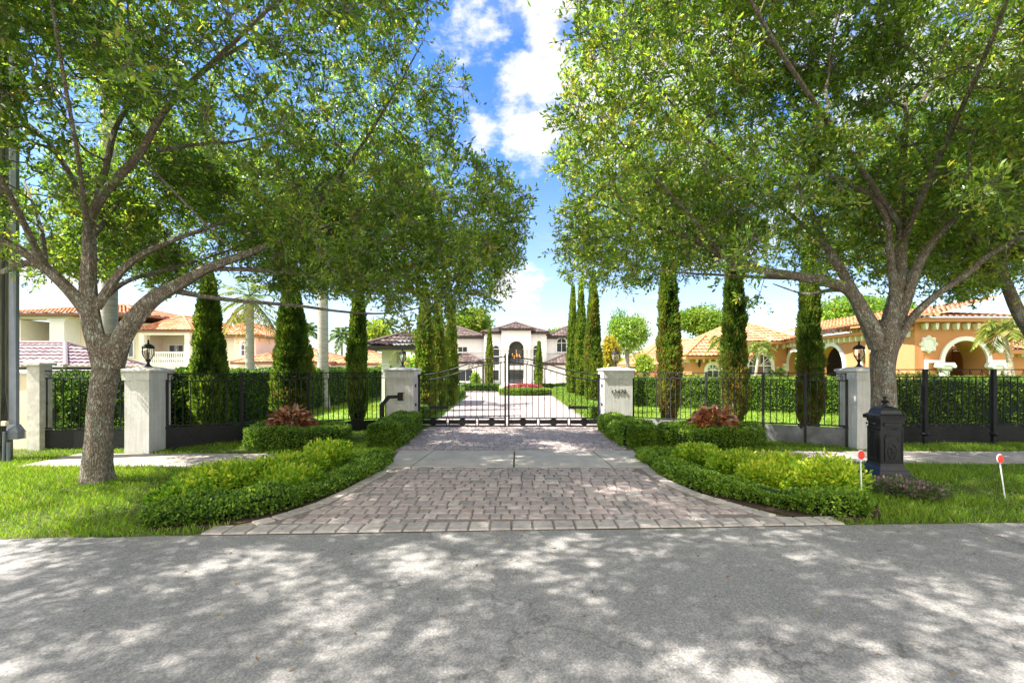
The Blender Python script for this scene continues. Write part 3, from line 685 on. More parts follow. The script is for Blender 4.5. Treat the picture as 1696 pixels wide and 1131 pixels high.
# ---------------------------------------------------------------- iron work
def scroll_pts(x, z, w, h, flip=1, n=16):
    """an S scroll lying in the x,z plane"""
    pts = []
    for k in range(n+1):
        t = k/n; a = math.pi*(1.9-2.4*t); r = .12+.36*t
        pts.append((x-w*.25+math.cos(a)*r*h*.95*.5, z+math.sin(a)*r*h))
    q = [(2*x-px, 2*z-pz) for px, pz in pts][::-1]
    allp = pts+q
    return [(x+(px-x)*flip, pz) for px, pz in allp]
def iron_run(name, label, a, b, zt, zb0, zb1, band, posts, spacing=.13, kick=None, kick_mat='black_iron', mat='black_iron', group=None, knuckle=True, cat='fence', scroll_step=.32, kz=0.02, bottom_gap=0):
    """a run of picket fence from a to b (plan points)"""
    a = np.array(a); b = np.array(b); Ln = np.linalg.norm(b-a); t = (b-a)/Ln; n = np.array([-t[1], t[0]])
    ang = math.atan2(t[1], t[0]); M = Matrix.Translation((a[0], a[1], 0)) @ Matrix.Rotation(ang, 4, 'Z')
    root = thing(name, label, cat, (*((a+b)/2), 0), group)
    zb = lambda s: zb0+(zb1-zb0)*s/Ln
    m = MB(); m.bar((0, 0, zt), (Ln, 0, zt), .035, .022); m.bar((0, 0, zt-band), (Ln, 0, zt-band), .03, .022); m.xform(M).build('top_rail', mat, root)
    m = MB(); m.bar((0, 0, zb(0)), (Ln, 0, zb(Ln)), .035, .028); m.xform(M).build('bottom_rail', mat, root)
    m = MB(); k = int(Ln/spacing)
    for i in range(1, k):
        s = Ln*i/k; m.box(s-.0085, s+.0085, -.0085, .0085, zb(s), zt-band)
        if knuckle:
            zk = zb(s)+(zt-band-zb(s))*(.50 if i % 2 else .58); m.lathe((s, 0, zk-.02), [(.009, 0), (.019, .012), (.019, .028), (.009, .04)], 6)
    m.xform(M).build('picket_panel', mat, root)
    ns = max(1, int(Ln/scroll_step))
    for i in range(ns):
        m = MB(); s = Ln*(i+.5)/ns; pts = [(px, 0, pz) for px, pz in scroll_pts(s, zt-band/2, Ln/ns, band*.86, 1 if i % 2 else -1)]
        m.tube(pts, .0065, 4); m.xform(M).build('scroll', mat, root)
    for s in posts:
        m = MB(); m.box(s*Ln-.025, s*Ln+.025, -.03, .03, 0, zt+.02); m.xform(M).build('post', mat, root)
    if kick:
        s0, s1 = kick; m = MB(); m.prism([(s0*Ln, kz), (s1*Ln, kz), (s1*Ln, zb(s1*Ln)-.035), (s0*Ln, zb(s0*Ln)-.035)], -.012, .012)
        m.xform(M).build('kick_plate', kick_mat, root)
        k = max(1, int((s1-s0)*Ln/.75))
        for i in range(k+1):
            s = s0*Ln+(s1-s0)*Ln*i/k; z = zb(s)-.05
            m = MB(); m.prism([(s-.07, z+.03), (s+.07, z+.03), (s, z-.055)], -.022, .022); m.xform(M).build('bracket', mat, root)
    return root
iron_run('iron_fence', 'black iron picket fence behind the dark red croton', (-7.17, 9.35), (-3.55, 12.78), 1.555, .50, .27, .145, (.0, .27, .56, .985), kick=(0, 1), kz=.0, group='iron fences beside the gate pillars')
iron_run('iron_fence', 'grey-black iron picket fence behind the pinkish croton', (6.97, 9.6), (3.18, 12.78), 1.56, .46, .30, .145, (.0, .15, .32, .58, .98), kick=(0, 1), kick_mat='grey_plate', mat='worn_iron', kz=.0, group='iron fences beside the gate pillars')
iron_run('side_gate', 'black iron side gate with solid lower panel behind the forked oak', (-9.86, 9.4), (-7.85, 9.42), 1.62, .44, .44, .15, (.012, .985), spacing=.155, kick=(0, 1), cat='gate', kz=.03, scroll_step=.30)
r_ = iron_run('sliding_gate', 'long black iron sliding gate behind the mailbox', (7.5, 10.2), (14.5, 10.2), 1.645, .42, .42, .165, (.001, .999), spacing=.155, kick=(0, 1), cat='gate', kz=.07, scroll_step=.46)
m = MB(); m.bar((7.5, 10.2, .05), (14.5, 10.2, .05), .03, .03); m.build('guide_rail', 'black_iron', r_)
for x, lab in ((8.95, 'black steel guide post in front of the sliding gate, nearer the mailbox'), (10.45, 'black steel guide post in front of the sliding gate, farther from the mailbox')):
    o = MB().box(x-.035, x+.035, 9.93, 10.0, 0, 1.66, .006).lathe((x, 9.965, .20), [(.05, 0), (.08, .04), (.05, .08)], 8).build('guide_post', 'black_iron'); tag(o, lab, 'post', 'guide posts of the sliding gate')

# main driveway gate: two bell-curved leaves
def gate_leaf(x0, x1, label):
    """x0 hinge side, x1 meeting stile"""
    Y = 12.86; sg = 1 if x1 > x0 else -1; Ln = abs(x1-x0)
    top = lambda s: 1.47+.53*(s-math.sin(2*math.pi*s)/(2*math.pi)*.55) if s < 1 else 2.0
    X = lambda s: x0+sg*s*Ln
    root = thing('driveway_gate', label, 'gate', ((x0+x1)/2, Y, 0), 'leaves of the driveway gate')
    N = 22
    m = MB()
    for dz in (0, -.155):
        m.tube([(X(k/N), Y, top(k/N)+dz) for k in range(N+1)], .017, 4)
    m.build('top_rail', 'black_iron', root)
    m = MB()
    m.box(min(x0, x0+sg*.055), max(x0, x0+sg*.055), Y-.028, Y+.028, .03, 1.50); m.build('hinge_stile', 'black_iron', root)
    m = MB(); xe = x1-sg*.05
    m.box(min(x1, xe), max(x1, xe), Y-.028, Y+.028, .02, 2.02); m.lathe(((x1+xe)/2, Y, 2.02), [(.02, 0), (.026, .02), (.004, .07)], 8); m.build('meeting_stile', 'black_iron', root)
    m = MB(); k = 15
    for i in range(1, k):
        s = i/k; m.box(X(s)-.009, X(s)+.009, Y-.009, Y+.009, .27, top(s)-.155)
        if i % 2: m.lathe((X(s), Y, .80), [(.009, 0), (.018, .012), (.018, .028), (.009, .04)], 6)
    m.build('picket_panel', 'black_iron', root)
    for i in range(4):
        m = MB(); s = .60+.10*i; pts = [(px, Y, pz+(top(s+(px-X(s))*sg/Ln)-top(s))) for px, pz in scroll_pts(X(s), top(s)-.078, .22, .13, 1 if i % 2 else -1)]
        m.tube(pts, .006, 4); m.build('scroll', 'black_iron', root)
    m = MB(); m.bar((x0, Y, .265), (x1, Y, .265), .035, .03); m.bar((x0, Y, .045), (x1, Y, .045), .035, .03); m.build('bottom_rail', 'black_iron', root)
    m = MB(); k = 3
    for i in range(k):
        a = X((i+.03)/k+.012); b = X((i+.97)/k-.006); a, b = min(a, b), max(a, b); c = (a+b)/2
        m.prism([(a, .10), (c-.1, .10), (c-.05, .062), (c+.05, .062), (c+.1, .10), (b, .10), (b, .215), (c+.1, .215), (c+.05, .25), (c-.05, .25), (c-.1, .215), (a, .215)], Y-.01, Y+.01)
        for e in (a-.01, b+.01): m.bar((e, Y, .045), (e, Y, .265), .022, .022)
    m.build('kick_plate', 'black_iron', root)
    m = MB(); m.box(min(X(.14), X(.34)), max(X(.14), X(.34)), Y+.02, Y+.09, .52, .60); m.bar((x0, Y+.05, .56), (X(.15), Y+.05, .56), .03); m.build('gate_opener', 'worn_iron', root)
gate_leaf(-2.77, -.285, 'arched black iron gate leaf hinged on the pillar by the keypad')
gate_leaf(2.36, -.235, 'arched black iron gate leaf hinged on the numbered pillar')

# ---------------------------------------------------------------- left edge: pole, walls
r_ = thing('utility_pole', 'weathered wooden utility pole with a grey conduit beside the beige wall', 'utility pole', (-9.42, 8.3, 0))
m = MB(); m.tube([(-9.37, 8.3, -.05), (-9.365, 8.3, 3), (-9.36, 8.3, 9.5)], [.135, .125, .10], 14); m.build('pole', 'pole_wood', r_, True)
m = MB(); m.box(-9.12, -8.99, 8.18, 8.24, .66, 9.0, .01); m.build('conduit_cover', 'grey_plastic', r_)
m = MB(); m.add([(-9.13, 8.17, .67), (-8.98, 8.17, .67), (-8.98, 8.25, .67), (-9.13, 8.25, .67), (-9.14, 8.14, .55), (-8.92, 8.14, .55), (-8.92, 8.28, .55), (-9.14, 8.28, .55)], [(0, 1, 2, 3), (7, 6, 5, 4), (0, 4, 5, 1), (1, 5, 6, 2), (2, 6, 7, 3), (3, 7, 4, 0)])
for i in range(4): m.box(-9.145, -8.915, 8.135, 8.285, .41+.036*i, .435+.036*i)
m.box(-9.13, -8.93, 8.15, 8.27, .41, .549); m.build('conduit_boot', 'grey_plastic', r_)
m = MB(); m.tube([(-9.060, 8.12, .0), (-9.050, 8.12, .36)], .03, 8); m.tube([(-9.120, 8.1, 0), (-9.110, 8.1, .55)], .02, 8); m.build('duct', 'grey_plastic', r_)
for i in range(4):
    m = MB(); m.tube([(-9.150+.02*i, 8.12-.005*i, 0), (-9.210+.03*i, 8.11, .35), (-9.190+.035*i, 8.12, .7+.05*i), (-9.180+.01*i, 8.13, 1.3), (-9.190+.01*i, 8.14, 3+i), (-9.210, 8.16, 8.5)], .009, 5); m.build('cable', 'black_iron', r_)
m = MB(); m.box(-9.15, -9.07, 8.08, 8.14, .66, .74, .008); m.build('junction_box', 'stucco_cream', r_)
r_ = thing('boundary_wall', 'beige rendered wall end with pale coping beside the utility pole', 'wall', (-10.8, 9.6, 0))
m = MB(); m.box(-14.5, -10.03, 9.45, 9.7, -.02, 1.56); m.build('wall', 'stucco_cream', r_)
m = MB(); m.box(-14.55, -9.98, 9.40, 9.75, 1.56, 1.62, .015); m.build('coping', 'pale_stone', r_)
r_ = thing('gate_post', 'slim concrete post with pyramid cap beside the small side gate', 'post', (-9.85, 9.4, 0))
m = MB(); m.box(-9.98, -9.72, 9.28, 9.54, -.02, 1.74); m.build('shaft', 'pale_stone', r_)
m = MB(); m.box(-10.03, -9.67, 9.23, 9.59, 1.74, 1.79); m.frustum(-10.03, -9.67, 9.23, 9.59, 1.79, 1.87, .17); m.build('cap', 'pale_stone', r_)
r_ = thing('garden_wall', 'cream garden wall with stone coping behind the small side gate', 'wall', (-11, 11.6, 0))
m = MB(); m.box(-16, -8.9, 11.6, 11.8, -.02, 1.53); m.build('wall', 'cream_wall', r_)
m = MB(); m.box(-16.05, -8.85, 11.54, 11.86, 1.53, 1.63, .02); m.build('coping', 'pale_stone', r_)

# ---------------------------------------------------------------- mailbox, reflector stakes
r_ = thing('mailbox', 'ornate black cast iron pedestal mailbox on the grass verge', 'mailbox', (5.44, 6.76, 0))
x0, x1, y0, y1 = 5.285, 5.60, 6.60, 6.84; xm, ym = (x0+x1)/2, (y0+y1)/2
m = MB(); m.box(x0-.095, x1+.095, y0-.095, y1+.095, -.02, .145, .012); m.build('plinth', 'cast_black', r_)
m = MB()
for (o, z, o2, z2) in ((.075, .145, .065, .175), (.06, .175, .04, .21), (.05, .21, .018, .265), (.02, .265, .012, .30)):
    m.add([(x0-o, y0-o, z), (x1+o, y0-o, z), (x1+o, y1+o, z), (x0-o, y1+o, z), (x0-o2, y0-o2, z2), (x1+o2, y0-o2, z2), (x1+o2, y1+o2, z2), (x0-o2, y1+o2, z2)], [(4, 5, 6, 7)]+[(i, (i+1) % 4, 4+(i+1) % 4, 4+i) for i in range(4)])
m.build('moulded_base', 'cast_black', r_)
m = MB(); m.box(x0, x1, y0, y1, .28, .945); e = .012
m.box(x0-e, x1+e, y0-e, y1+e, .80, .822, .004); m.box(x0-e, x1+e, y0-e, y1+e, .90, .945, .006)
for sx in (x0, x1):
    for sy in (y0, y1): m.tube([(sx, sy, .3), (sx, sy, .80)], .011, 8)
m.build('body', 'cast_black', r_)
m = MB()                                # left side panel with a leaf garland
m.box(x0-.006, x0-.001, y0+.06, y1-.06, .36, .76)
for a, b, c, d in ((y0+.05, y1-.05, .35, .365), (y0+.05, y1-.05, .755, .77), (y0+.05, y0+.065, .365, .755), (y1-.065, y1-.05, .365, .755)): m.box(x0-.015, x0-.001, a, b, c, d, .003)
for i in range(9):
    z = .41+.034*i
    for sg in (-1, 1): m.tube([(x0-.008, ym, z), (x0-.018, ym+sg*.02, z+.016), (x0-.008, ym+sg*.036, z+.034)], [.006, .009, .003], 5)
m.tube([(x0-.012, ym, .40), (x0-.012, ym, .74)], .005, 5)
for i in range(5): m.lathe((x0-.012, y0+.07+i*.045, .845), [(.004, 0), (.014, .012), (.014, .022), (.004, .034)], 6)
m.build('garland_panel', 'cast_black', r_)
m = MB()                                # locked front door with oval emblem
dx0, dx1 = x0+.055, x1-.045
m.box(dx0, dx1, y0-.012, y0-.001, .335, .655, .004)
m.prism([(xm+.115*math.cos(a)*1.0, .655+.085*math.sin(a)) for a in np.linspace(0, math.pi, 13)], y0-.011, y0-.001)
m.tube([(xm+.062*math.cos(a), y0-.014, .475+.105*math.sin(a)) for a in np.linspace(0, 6.283, 21)], .006, 5)
m.tube([(xm+.02*math.cos(a)+.014, y0-.016, .475+.022*math.sin(a)) for a in np.linspace(-1.2, 4.2, 13)], .007, 5)      # post horn
m.tube([(xm+.03, y0-.016, .49), (xm-.01, y0-.016, .515), (xm-.03, y0-.016, .53)], [.004, .006, .013], 6)
m.tube([(xm-.02, y0-.016, .415), (xm+.03, y0-.016, .425)], .005, 5)
for i in range(7):
    a = math.pi*i/6; m.tube([(xm+.075*math.cos(a), y0-.014, .66+.05*math.sin(a)), (xm+.10*math.cos(a), y0-.016, .66+.07*math.sin(a))], [.008, .004], 5)
d_ = m.build('door', 'cast_black', r_)
m = MB(); m.lathe((0, 0, 0), [(.014, 0), (.014, .01), (.006, .014)], 10); m.xform(Matrix.Translation((xm, y0-.012, .60)) @ Matrix.Rotation(R(90), 4, 'X')); m.build('lock', 'worn_iron', d_)
m = MB()
for px_ in (dx0+.015, dx1-.015):
    for pz_ in (.36, .63):
        b = MB(); b.lathe((0, 0, 0), [(.009, 0), (.007, .006), (.002, .009)], 8); b.xform(Matrix.Translation((px_, y0-.012, pz_)) @ Matrix.Rotation(R(90), 4, 'X')); m.add(b.v, b.f)
m.build('bolt', 'worn_iron', d_)
m = MB(); m.box(x0+.04, x1-.04, y0-.016, y0-.001, .862, .895, .004); m.box(x0+.05, x1-.05, y0-.02, y0-.014, .845, .86)
for sg in (-1, 1): m.tube([(xm, y0-.012, .815), (xm+sg*.03, y0-.014, .80), (xm+sg*.06, y0-.012, .812), (xm+sg*.085, y0-.01, .795)], [.008, .009, .007, .003], 5)
m.build('mail_slot', 'cast_black', r_)
m = MB(); o = .045; m.box(x0-o, x1+o, y0-o, y1+o, .945, 1.0, .008)
for i in range(12):
    t_ = (i+.5)/12
    m.bar((x0-o+.004+(x1-x0+2*o-.008)*t_-.012, y0-o-.003, .957), (x0-o+.004+(x1-x0+2*o-.008)*t_+.012, y0-o-.003, .988), .008, .008)
    m.bar((x0-o-.003, y0-o+.004+(y1-y0+2*o-.008)*t_-.012, .957), (x0-o-.003, y0-o+.004+(y1-y0+2*o-.008)*t_+.012, .988), .008, .008)
m.frustum(x0-o+.008, x1+o-.008, y0-o+.008, y1+o-.008, 1.0, 1.02, .03); m.build('cornice', 'cast_black', r_)
m = MB(); rs_ = [(.02, 1.02), (.025, 1.04), (.035, 1.07), (.065, 1.105), (.115, 1.128), (.135, 1.132)]
vs = []; 
for i_, z in rs_: vs += [(x0+i_-.02, y0+i_-.02, z), (x1-i_+.02, y0+i_-.02, z), (x1-i_+.02, y1-i_+.02, z), (x0+i_-.02, y1-i_+.02, z)]
m.add(vs, [(20, 21, 22, 23)]+[(k+i, k+(i+1) % 4, k+4+(i+1) % 4, k+4+i) for k in range(0, 20, 4) for i in range(4)]); m.build('lid', 'cast_black', r_)
m = MB(); m.lathe((xm, ym, 1.13), [(.05, 0), (.045, .01), (.026, .02), (.024, .035), (.05, .055), (.056, .07), (.04, .082), (.02, .09), (.018, .105), (.03, .118), (.03, .13), (.012, .142), (.002, .148)], 16); m.build('finial', 'cast_black', r_, True)

def stake(base, top, label):
    root = thing('reflector_stake', label, 'marker', (base[0], base[1], 0), 'driveway reflector stakes')
    m = MB(); m.tube([(*base, -.05), top], .008, 6); m.build('rod', 'white_plastic', root)
    d = Vector((.1, -1, .05)).normalized(); q = d.to_track_quat('Z', 'Y').to_matrix().to_4x4(); c = Vector(top)+Vector((0, 0, .03))
    for nm, r, off, mt in (('backing', .046, 0, 'white_plastic'), ('reflector', .040, .009, 'red_plastic')):
        m = MB(); m.lathe((0, 0, 0), [(r, 0), (r, .006), (r*.9, .009)], 18); m.xform(Matrix.Translation(c+d*off) @ q @ Matrix.Diagonal((1, 1.28, 1, 1))); m.build(nm, mt, root)
stake((4.14, 5.45), (4.13, 5.46, .62), 'upright red round reflector on a white rod beside the yellow shrub')
stake((6.27, 5.83), (6.19, 5.83, .50), 'leaning red round reflector on a white rod standing in open grass')
#HOUSES
# ---------------------------------------------------------------- buildings
def roof_face(m, e0, e1, r0, r1, pitch=.32, row=.38, amp=.045):
    """one plane of barrel tiles between eave e0-e1 and ridge r0-r1"""
    e0, e1, r0, r1 = (np.array(q, float) for q in (e0, e1, r0, r1))
    Lv = e1-e0; L = np.linalg.norm(Lv); u = Lv/L
    rm = r0-e0; wv = rm-u*(rm@u); Hh = np.linalg.norm(wv); wd = wv/Hh; n = np.cross(u, wd); n = n if n[2] > 0 else -n
    s0 = (r0-e0)@u; s1 = (r1-e0)@u
    k = max(2, int(L/pitch)); per = 4; S = np.linspace(0, L, k*per+1)
    rows = max(1, int(math.ceil(Hh/row)))
    def vmax(s):
        a = 1.0
        if s0 > 1e-6: a = min(a, s/s0)
        if L-s1 > 1e-6: a = min(a, (L-s)/(L-s1))
        return Hh*max(0, a)
    tint = rng.uniform(.05, 1, (k+1, rows+1))
    hh = [amp*abs(math.sin(math.pi*(i % per)/per))*1.0 for i in range(len(S))]
    for i in range(len(S)-1):
        va, vb = vmax(S[i]), vmax(S[i+1])
        for j in range(rows):
            a0, a1, b0, b1 = min(j*row, va), min((j+1)*row, va), min(j*row, vb), min((j+1)*row, vb)
            if a1-a0 < 1e-5 and b1-b0 < 1e-5: continue
            lift0, lift1 = .045, .0
            q = [e0+u*S[i]+wd*a0+n*(hh[i]+lift0), e0+u*S[i+1]+wd*b0+n*(hh[i+1]+lift0), e0+u*S[i+1]+wd*b1+n*(hh[i+1]+lift1), e0+u*S[i]+wd*a1+n*(hh[i]+lift1)]
            m.add(q, [(0, 1, 2, 3)], .02+.98*tint[i//per, j])
def ridge(m, a, b, r=.09): m.tube([a, b], r, 6, rnd=.5)
def hip_roof(root, x0, x1, y0, y1, ze, rise, mat, fascia='dark_fascia', th=.18, pitch=.32, name='roof', soffit=None, k=None):
    """hip roof over an eave rectangle"""
    m = MB(); w_, d_ = x1-x0, y1-y0; zr = ze+rise
    if w_ >= d_:
        h = d_/2; a = (x0+h, y0+h, zr); b = (x1-h, y0+h, zr)
    else:
        h = w_/2; a = (x0+h, y0+h, zr); b = (x0+h, y1-h, zr)
    c = [(x0, y0, ze), (x1, y0, ze), (x1, y1, ze), (x0, y1, ze)]
    if w_ >= d_: fs = [(c[0], c[1], a, b), (c[1], c[2], b, b), (c[2], c[3], b, a), (c[3], c[0], a, a)]
    else: fs = [(c[0], c[1], a, a), (c[1], c[2], a, b), (c[2], c[3], b, b), (c[3], c[0], b, a)]
    for f_ in fs: roof_face(m, *f_, pitch=pitch)
    ends = [(c[0], a), (c[1], b if w_ >= d_ else a), (c[2], b), (c[3], a if w_ >= d_ else b)]
    for p, q in ends: ridge(m, (p[0], p[1], p[2]+.05), (q[0], q[1], q[2]+.05))
    if a != b: ridge(m, (a[0], a[1], a[2]+.05), (b[0], b[1], b[2]+.05))
    o = m.build(name, mat, root)
    m = MB(); m.box(x0+.03, x1-.03, y0+.03, y1-.03, ze-th, ze-.002); m.build('eave', fascia, root)
    return o
def arch_poly(cx, z0, w, zs, n=14, r=None):
    """door/window outline: straight sides to zs then a half circle"""
    r = w/2; return [(cx-r, z0), (cx+r, z0)]+[(cx+r*math.cos(a), zs+r*math.sin(a)) for a in np.linspace(0, math.pi, n)]
def arched_wall(m, x0, x1, z0, z1, arches, y0, y1):
    """solid wall with arched openings cut from its foot"""
    poly = [(x0, z1), (x0, z0)]
    for cx, w, zs in sorted(arches):
        r = w/2
        poly += [(cx-r, z0)]+[(cx-r*math.cos(a), zs+r*math.sin(a)) for a in np.linspace(0, math.pi, 15)]+[(cx+r, z0)]
    poly += [(x1, z0), (x1, z1)]
    m.prism(poly, y0, y1)
def arch_band(m, cx, zs, r0, r1, y0, y1, legs=0):
    th = np.linspace(0, math.pi, 17)
    for a, b in zip(th, th[1:]):
        q = [(cx+r0*math.cos(a), zs+r0*math.sin(a)), (cx+r1*math.cos(a), zs+r1*math.sin(a)), (cx+r1*math.cos(b), zs+r1*math.sin(b)), (cx+r0*math.cos(b), zs+r0*math.sin(b))]
        m.prism(q, y0, y1)
    if legs:
        for s in (-1, 1): m.box(min(cx+s*r0, cx+s*r1), max(cx+s*r0, cx+s*r1), y0, y1, zs-legs, zs-.002)
def window(root, cx, z0, w, zs, y, arched=True, trim='white_trim', tw=.12, bars=1, name='window', zbars=(), glass='glass', fan=False, depth=.08):
    """framed window standing proud of wall plane y (faces -y); zs spring or head height"""
    m = MB(); r = w/2
    if arched: arch_band(m, cx, zs, r, r+tw, y-depth, y, legs=zs-z0)
    else:
        m.box(cx-r-tw, cx+r+tw, y-depth, y, zs+.002, zs+tw)
        for s in (-1, 1): m.box(min(cx+s*r, cx+s*(r+tw)), max(cx+s*r, cx+s*(r+tw)), y-depth, y, z0, zs)
    m.box(cx-r-tw-.05, cx+r+tw+.05, y-depth-.04, y, z0-.1, z0-.002)
    top = zs+(r if arched else 0)
    for i in range(bars):
        x = cx-r+w*(i+1)/(bars+1); m.box(x-.025, x+.025, y-.05, y-.026, z0, zs+(math.sqrt(max(r*r-(x-cx)**2, 0)) if arched else 0))
    for z in list(zbars)+([zs] if arched else []): m.box(cx-r, cx+r, y-.054, y-.024, z-.03, z+.03)
    if fan:
        for a in (.5, .8, 1.57, 2.34, 2.64): m.bar((cx, y-.04, zs), (cx+r*math.cos(a), y-.04, zs+r*math.sin(a)), .03)
    o = m.build(name, trim, root)
    g = MB(); g.prism(arch_poly(cx, z0, w, zs) if arched else [(cx-r, z0), (cx+r, z0), (cx+r, zs), (cx-r, zs)], y-.022, y-.004); g.build('pane', glass, o)
    return o
def column(m, x, y, z0, z1, r=.15):
    h = z1-z0
    m.lathe((x, y, z0), [(r*1.45, 0), (r*1.45, .10), (r*1.2, .14), (r*1.05, .2), (r, .24), (r*.86, h-.22), (r*1.05, h-.18), (r*.95, h-.14), (r*1.3, h-.08), (r*1.5, h-.06), (r*1.5, h)], 14)

# main white house, seen down the drive (front about 46 m away)
Y = 46.0; wx = lambda px: XX(px, Y); wz = lambda py: ZZ(py, Y)
hr = thing('white_house', 'two-storey white house with brown barrel-tile roof and arched entrance at the end of the driveway', 'house', (0, 50, 0))
m = MB(); m.box(wx(700), wx(801), Y+1.2, Y+12, -.02, wz(560)); m.box(wx(906), wx(985), Y+1.2, Y+12, -.02, wz(560)); m.box(wx(801), wx(906), Y+1.19, Y+12, -.02, wz(556)); m.build('wall', 'house_white', hr)
m = MB(); m.box(wx(801), wx(831), Y+.5, Y+1.19, -.02, wz(552)); m.build('bay_wall', 'house_white', hr); m = MB(); m.box(wx(879), wx(906), Y+.5, Y+1.19, -.02, wz(552)); m.build('bay_wall', 'house_white', hr)
# portico with the tall arch cut through
m = MB(); cx = wx(855); rA = 12.2*Y/F
arched_wall(m, wx(831), wx(879), wz(577), wz(548), [(cx, 2*rA, wz(577)+.002)], Y-.6, Y+.5)
m.build('portico_wall', 'house_white', hr)
m = MB(); arch_band(m, cx, wz(577), rA, rA+.16, Y-.68, Y-.602); m.box(wx(831)-.03, cx-rA-.17, Y-.67, Y-.602, wz(579), wz(576)); m.box(cx+rA+.17, wx(879)+.03, Y-.67, Y-.602, wz(579), wz(576))
m.box(wx(831)-.06, wx(879)+.06, Y-.68, Y+.5, wz(548), wz(546)); m.build('portico_moulding', 'white_trim', hr)
for px in (834, 839.5, 870, 876):
    m = MB(); column(m, wx(px), Y-.05, 0, wz(577.5), .17); m.build('column', 'white_trim', hr)
m = MB(); m.box(wx(831), wx(842), Y-.55, Y+.45, wz(577.4), wz(577)); m.box(wx(868), wx(879), Y-.55, Y+.45, wz(577.4), wz(577)); m.build('entablature', 'white_trim', hr)
m = MB(); m.box(wx(831), wx(879), Y+1.0, Y+1.18, -.02, wz(556)); m.build('entrance_wall', 'house_white', hr)
dw = window(hr, cx, wz(604), 2*rA*.94, wz(577), Y+.99, True, 'dark_fascia', .05, 2, 'entrance_window', (wz(590),))
b = MB()                                # chandelier behind the arched glass
for k in range(9):
    a = k*.7; b.lathe((cx+.42*math.cos(a), Y+.82, wz(592)+.1*math.sin(2*a)+.12*(k % 3)), [(.02, 0), (.05, .05), (.03, .12)], 6)
b.tube([(cx, Y+.82, wz(592)), (cx, Y+.82, wz(578))], .015, 5); b.tube([(cx+.45*math.cos(a), Y+.82, wz(592)+.05) for a in np.linspace(0, 6.28, 12)], .02, 5)
b.build('chandelier', 'amber_glass', hr)
m = MB(); m.box(cx-rA, cx+rA, Y+.8, Y+.99, wz(612), wz(605)); m.build('entrance_lintel', 'white_trim', hr)
d = MB(); d.box(cx-rA*.95, cx+rA*.95, Y+.93, Y+.985, 0, wz(613)); dd = d.build('door', 'glass', hr)
d = MB()
for x in (-.95, -.32, 0, .32, .95): d.box(cx+x*rA-.03, cx+x*rA+.03, Y+.90, Y+.928, 0, wz(613))
d.build('door_frame', 'dark_fascia', dd)
for px in (821, 889):
    window(hr, wx(px), wz(604), .66, wz(577.5), Y+.5, True, 'white_trim', .1, 0, zbars=(wz(590),)); window(hr, wx(px), .35, .60, wz(613), Y+.5, False, 'white_trim', .06, 0)
window(hr, wx(932), wz(582), .95, wz(567), Y+1.2, True, 'white_trim', .13, 1); window(hr, wx(764), wz(592), .9, wz(574), Y+1.2, False, 'white_trim', .13, 1)
window(hr, wx(771), wz(630), 1.35, wz(614), Y+1.2, False, 'white_trim', .1, 1); window(hr, wx(738), wz(592), .9, wz(574), Y+1.2, False, 'white_trim', .13, 1)
m = MB(); m.box(wx(700), wx(800), Y+1.13, Y+1.199, wz(584), wz(582)); m.box(wx(908), wx(985), Y+1.12, Y+1.199, wz(585), wz(583)); m.build('string_course', 'white_trim', hr)
hip_roof(hr, wx(690), wx(802), Y+.5, Y+12.5, wz(556), 1.3, 'brown_tile')
hip_roof(hr, wx(905), wx(995), Y+.5, Y+12.5, wz(556), 1.3, 'brown_tile')
hip_roof(hr, wx(797), wx(910), Y-.1, Y+12.6, wz(550), 1.15, 'brown_tile')
hip_roof(hr, wx(826), wx(884), Y-1.1, Y+6, wz(545.5), .75, 'brown_tile')
hip_roof(hr, wx(930), wx(1000), Y+8, Y+16, wz(545), 1.0, 'brown_tile')
# lower wings with their own roofs
m = MB(); m.box(wx(752), wx(799), Y-1.6, Y+1.19, -.02, wz(602)); m.build('wing_wall', 'house_white', hr)
hip_roof(hr, wx(746), wx(805), Y-2.2, Y+3.4, wz(600), .85, 'brown_tile', name='wing_roof')
window(hr, wx(771)*.965, .35, 1.35, 1.45, Y-1.6, False, 'white_trim', .1, 1)
m = MB(); m.box(wx(905), wx(985), Y-1.6, Y+1.19, -.02, wz(603)); m.build('garage_wall', 'house_white', hr)
hip_roof(hr, wx(899), wx(990), Y-2.2, Y+3.4, wz(602), 1.1, 'brown_tile', name='wing_roof')
m = MB(); m.box(wx(914)*.965, wx(935)*.965, Y-1.68, Y-1.602, 0, 1.55)
for i in range(3): m.box(wx(915)*.965, wx(934)*.965, Y-1.71, Y-1.682, .12+.48*i, .5+.48*i)
m.build('garage_door', 'white_trim', hr)

# gatehouse pavilion
Y = 20.0; x0, x1 = XX(632, Y), XX(704, Y); y1 = Y+2.0; zs = ZZ(601, Y); zt = ZZ(580, Y)
pv = thing('pavilion', 'small white arched pavilion with brown tile roof behind the keypad pillar', 'pavilion', ((x0+x1)/2, 21, 0))
m = MB(); xm = (x0+x1)/2; aw = x1-x0-.62
for ya, yb in ((Y, Y+.22), (y1-.22, y1)): arched_wall(m, x0, x1, zs, zt, [(xm, aw, zs)], ya, yb)
b = MB(); arched_wall(b, Y+.23, y1-.23, zs, zt, [((Y+y1)/2, 1.1, zs)], 0, .22)
for xo in (x0, x1-.22):
    m.add([(xo+q[1], q[0], q[2]) for q in b.v], b.f)
m.build('arcade', 'cream_wall', pv)
for x in (x0+.15, x1-.15):
    for y in (Y+.12, y1-.12): m = MB(); m.box(x-.15, x+.15, y-.12, y+.13, -.02, zs-.11); m.box(x-.19, x+.19, y-.16, y+.17, zs-.11, zs-.002, .02); m.box(x-.19, x+.19, y-.16, y+.17, 0, .25); m.build('column', 'white_trim', pv)
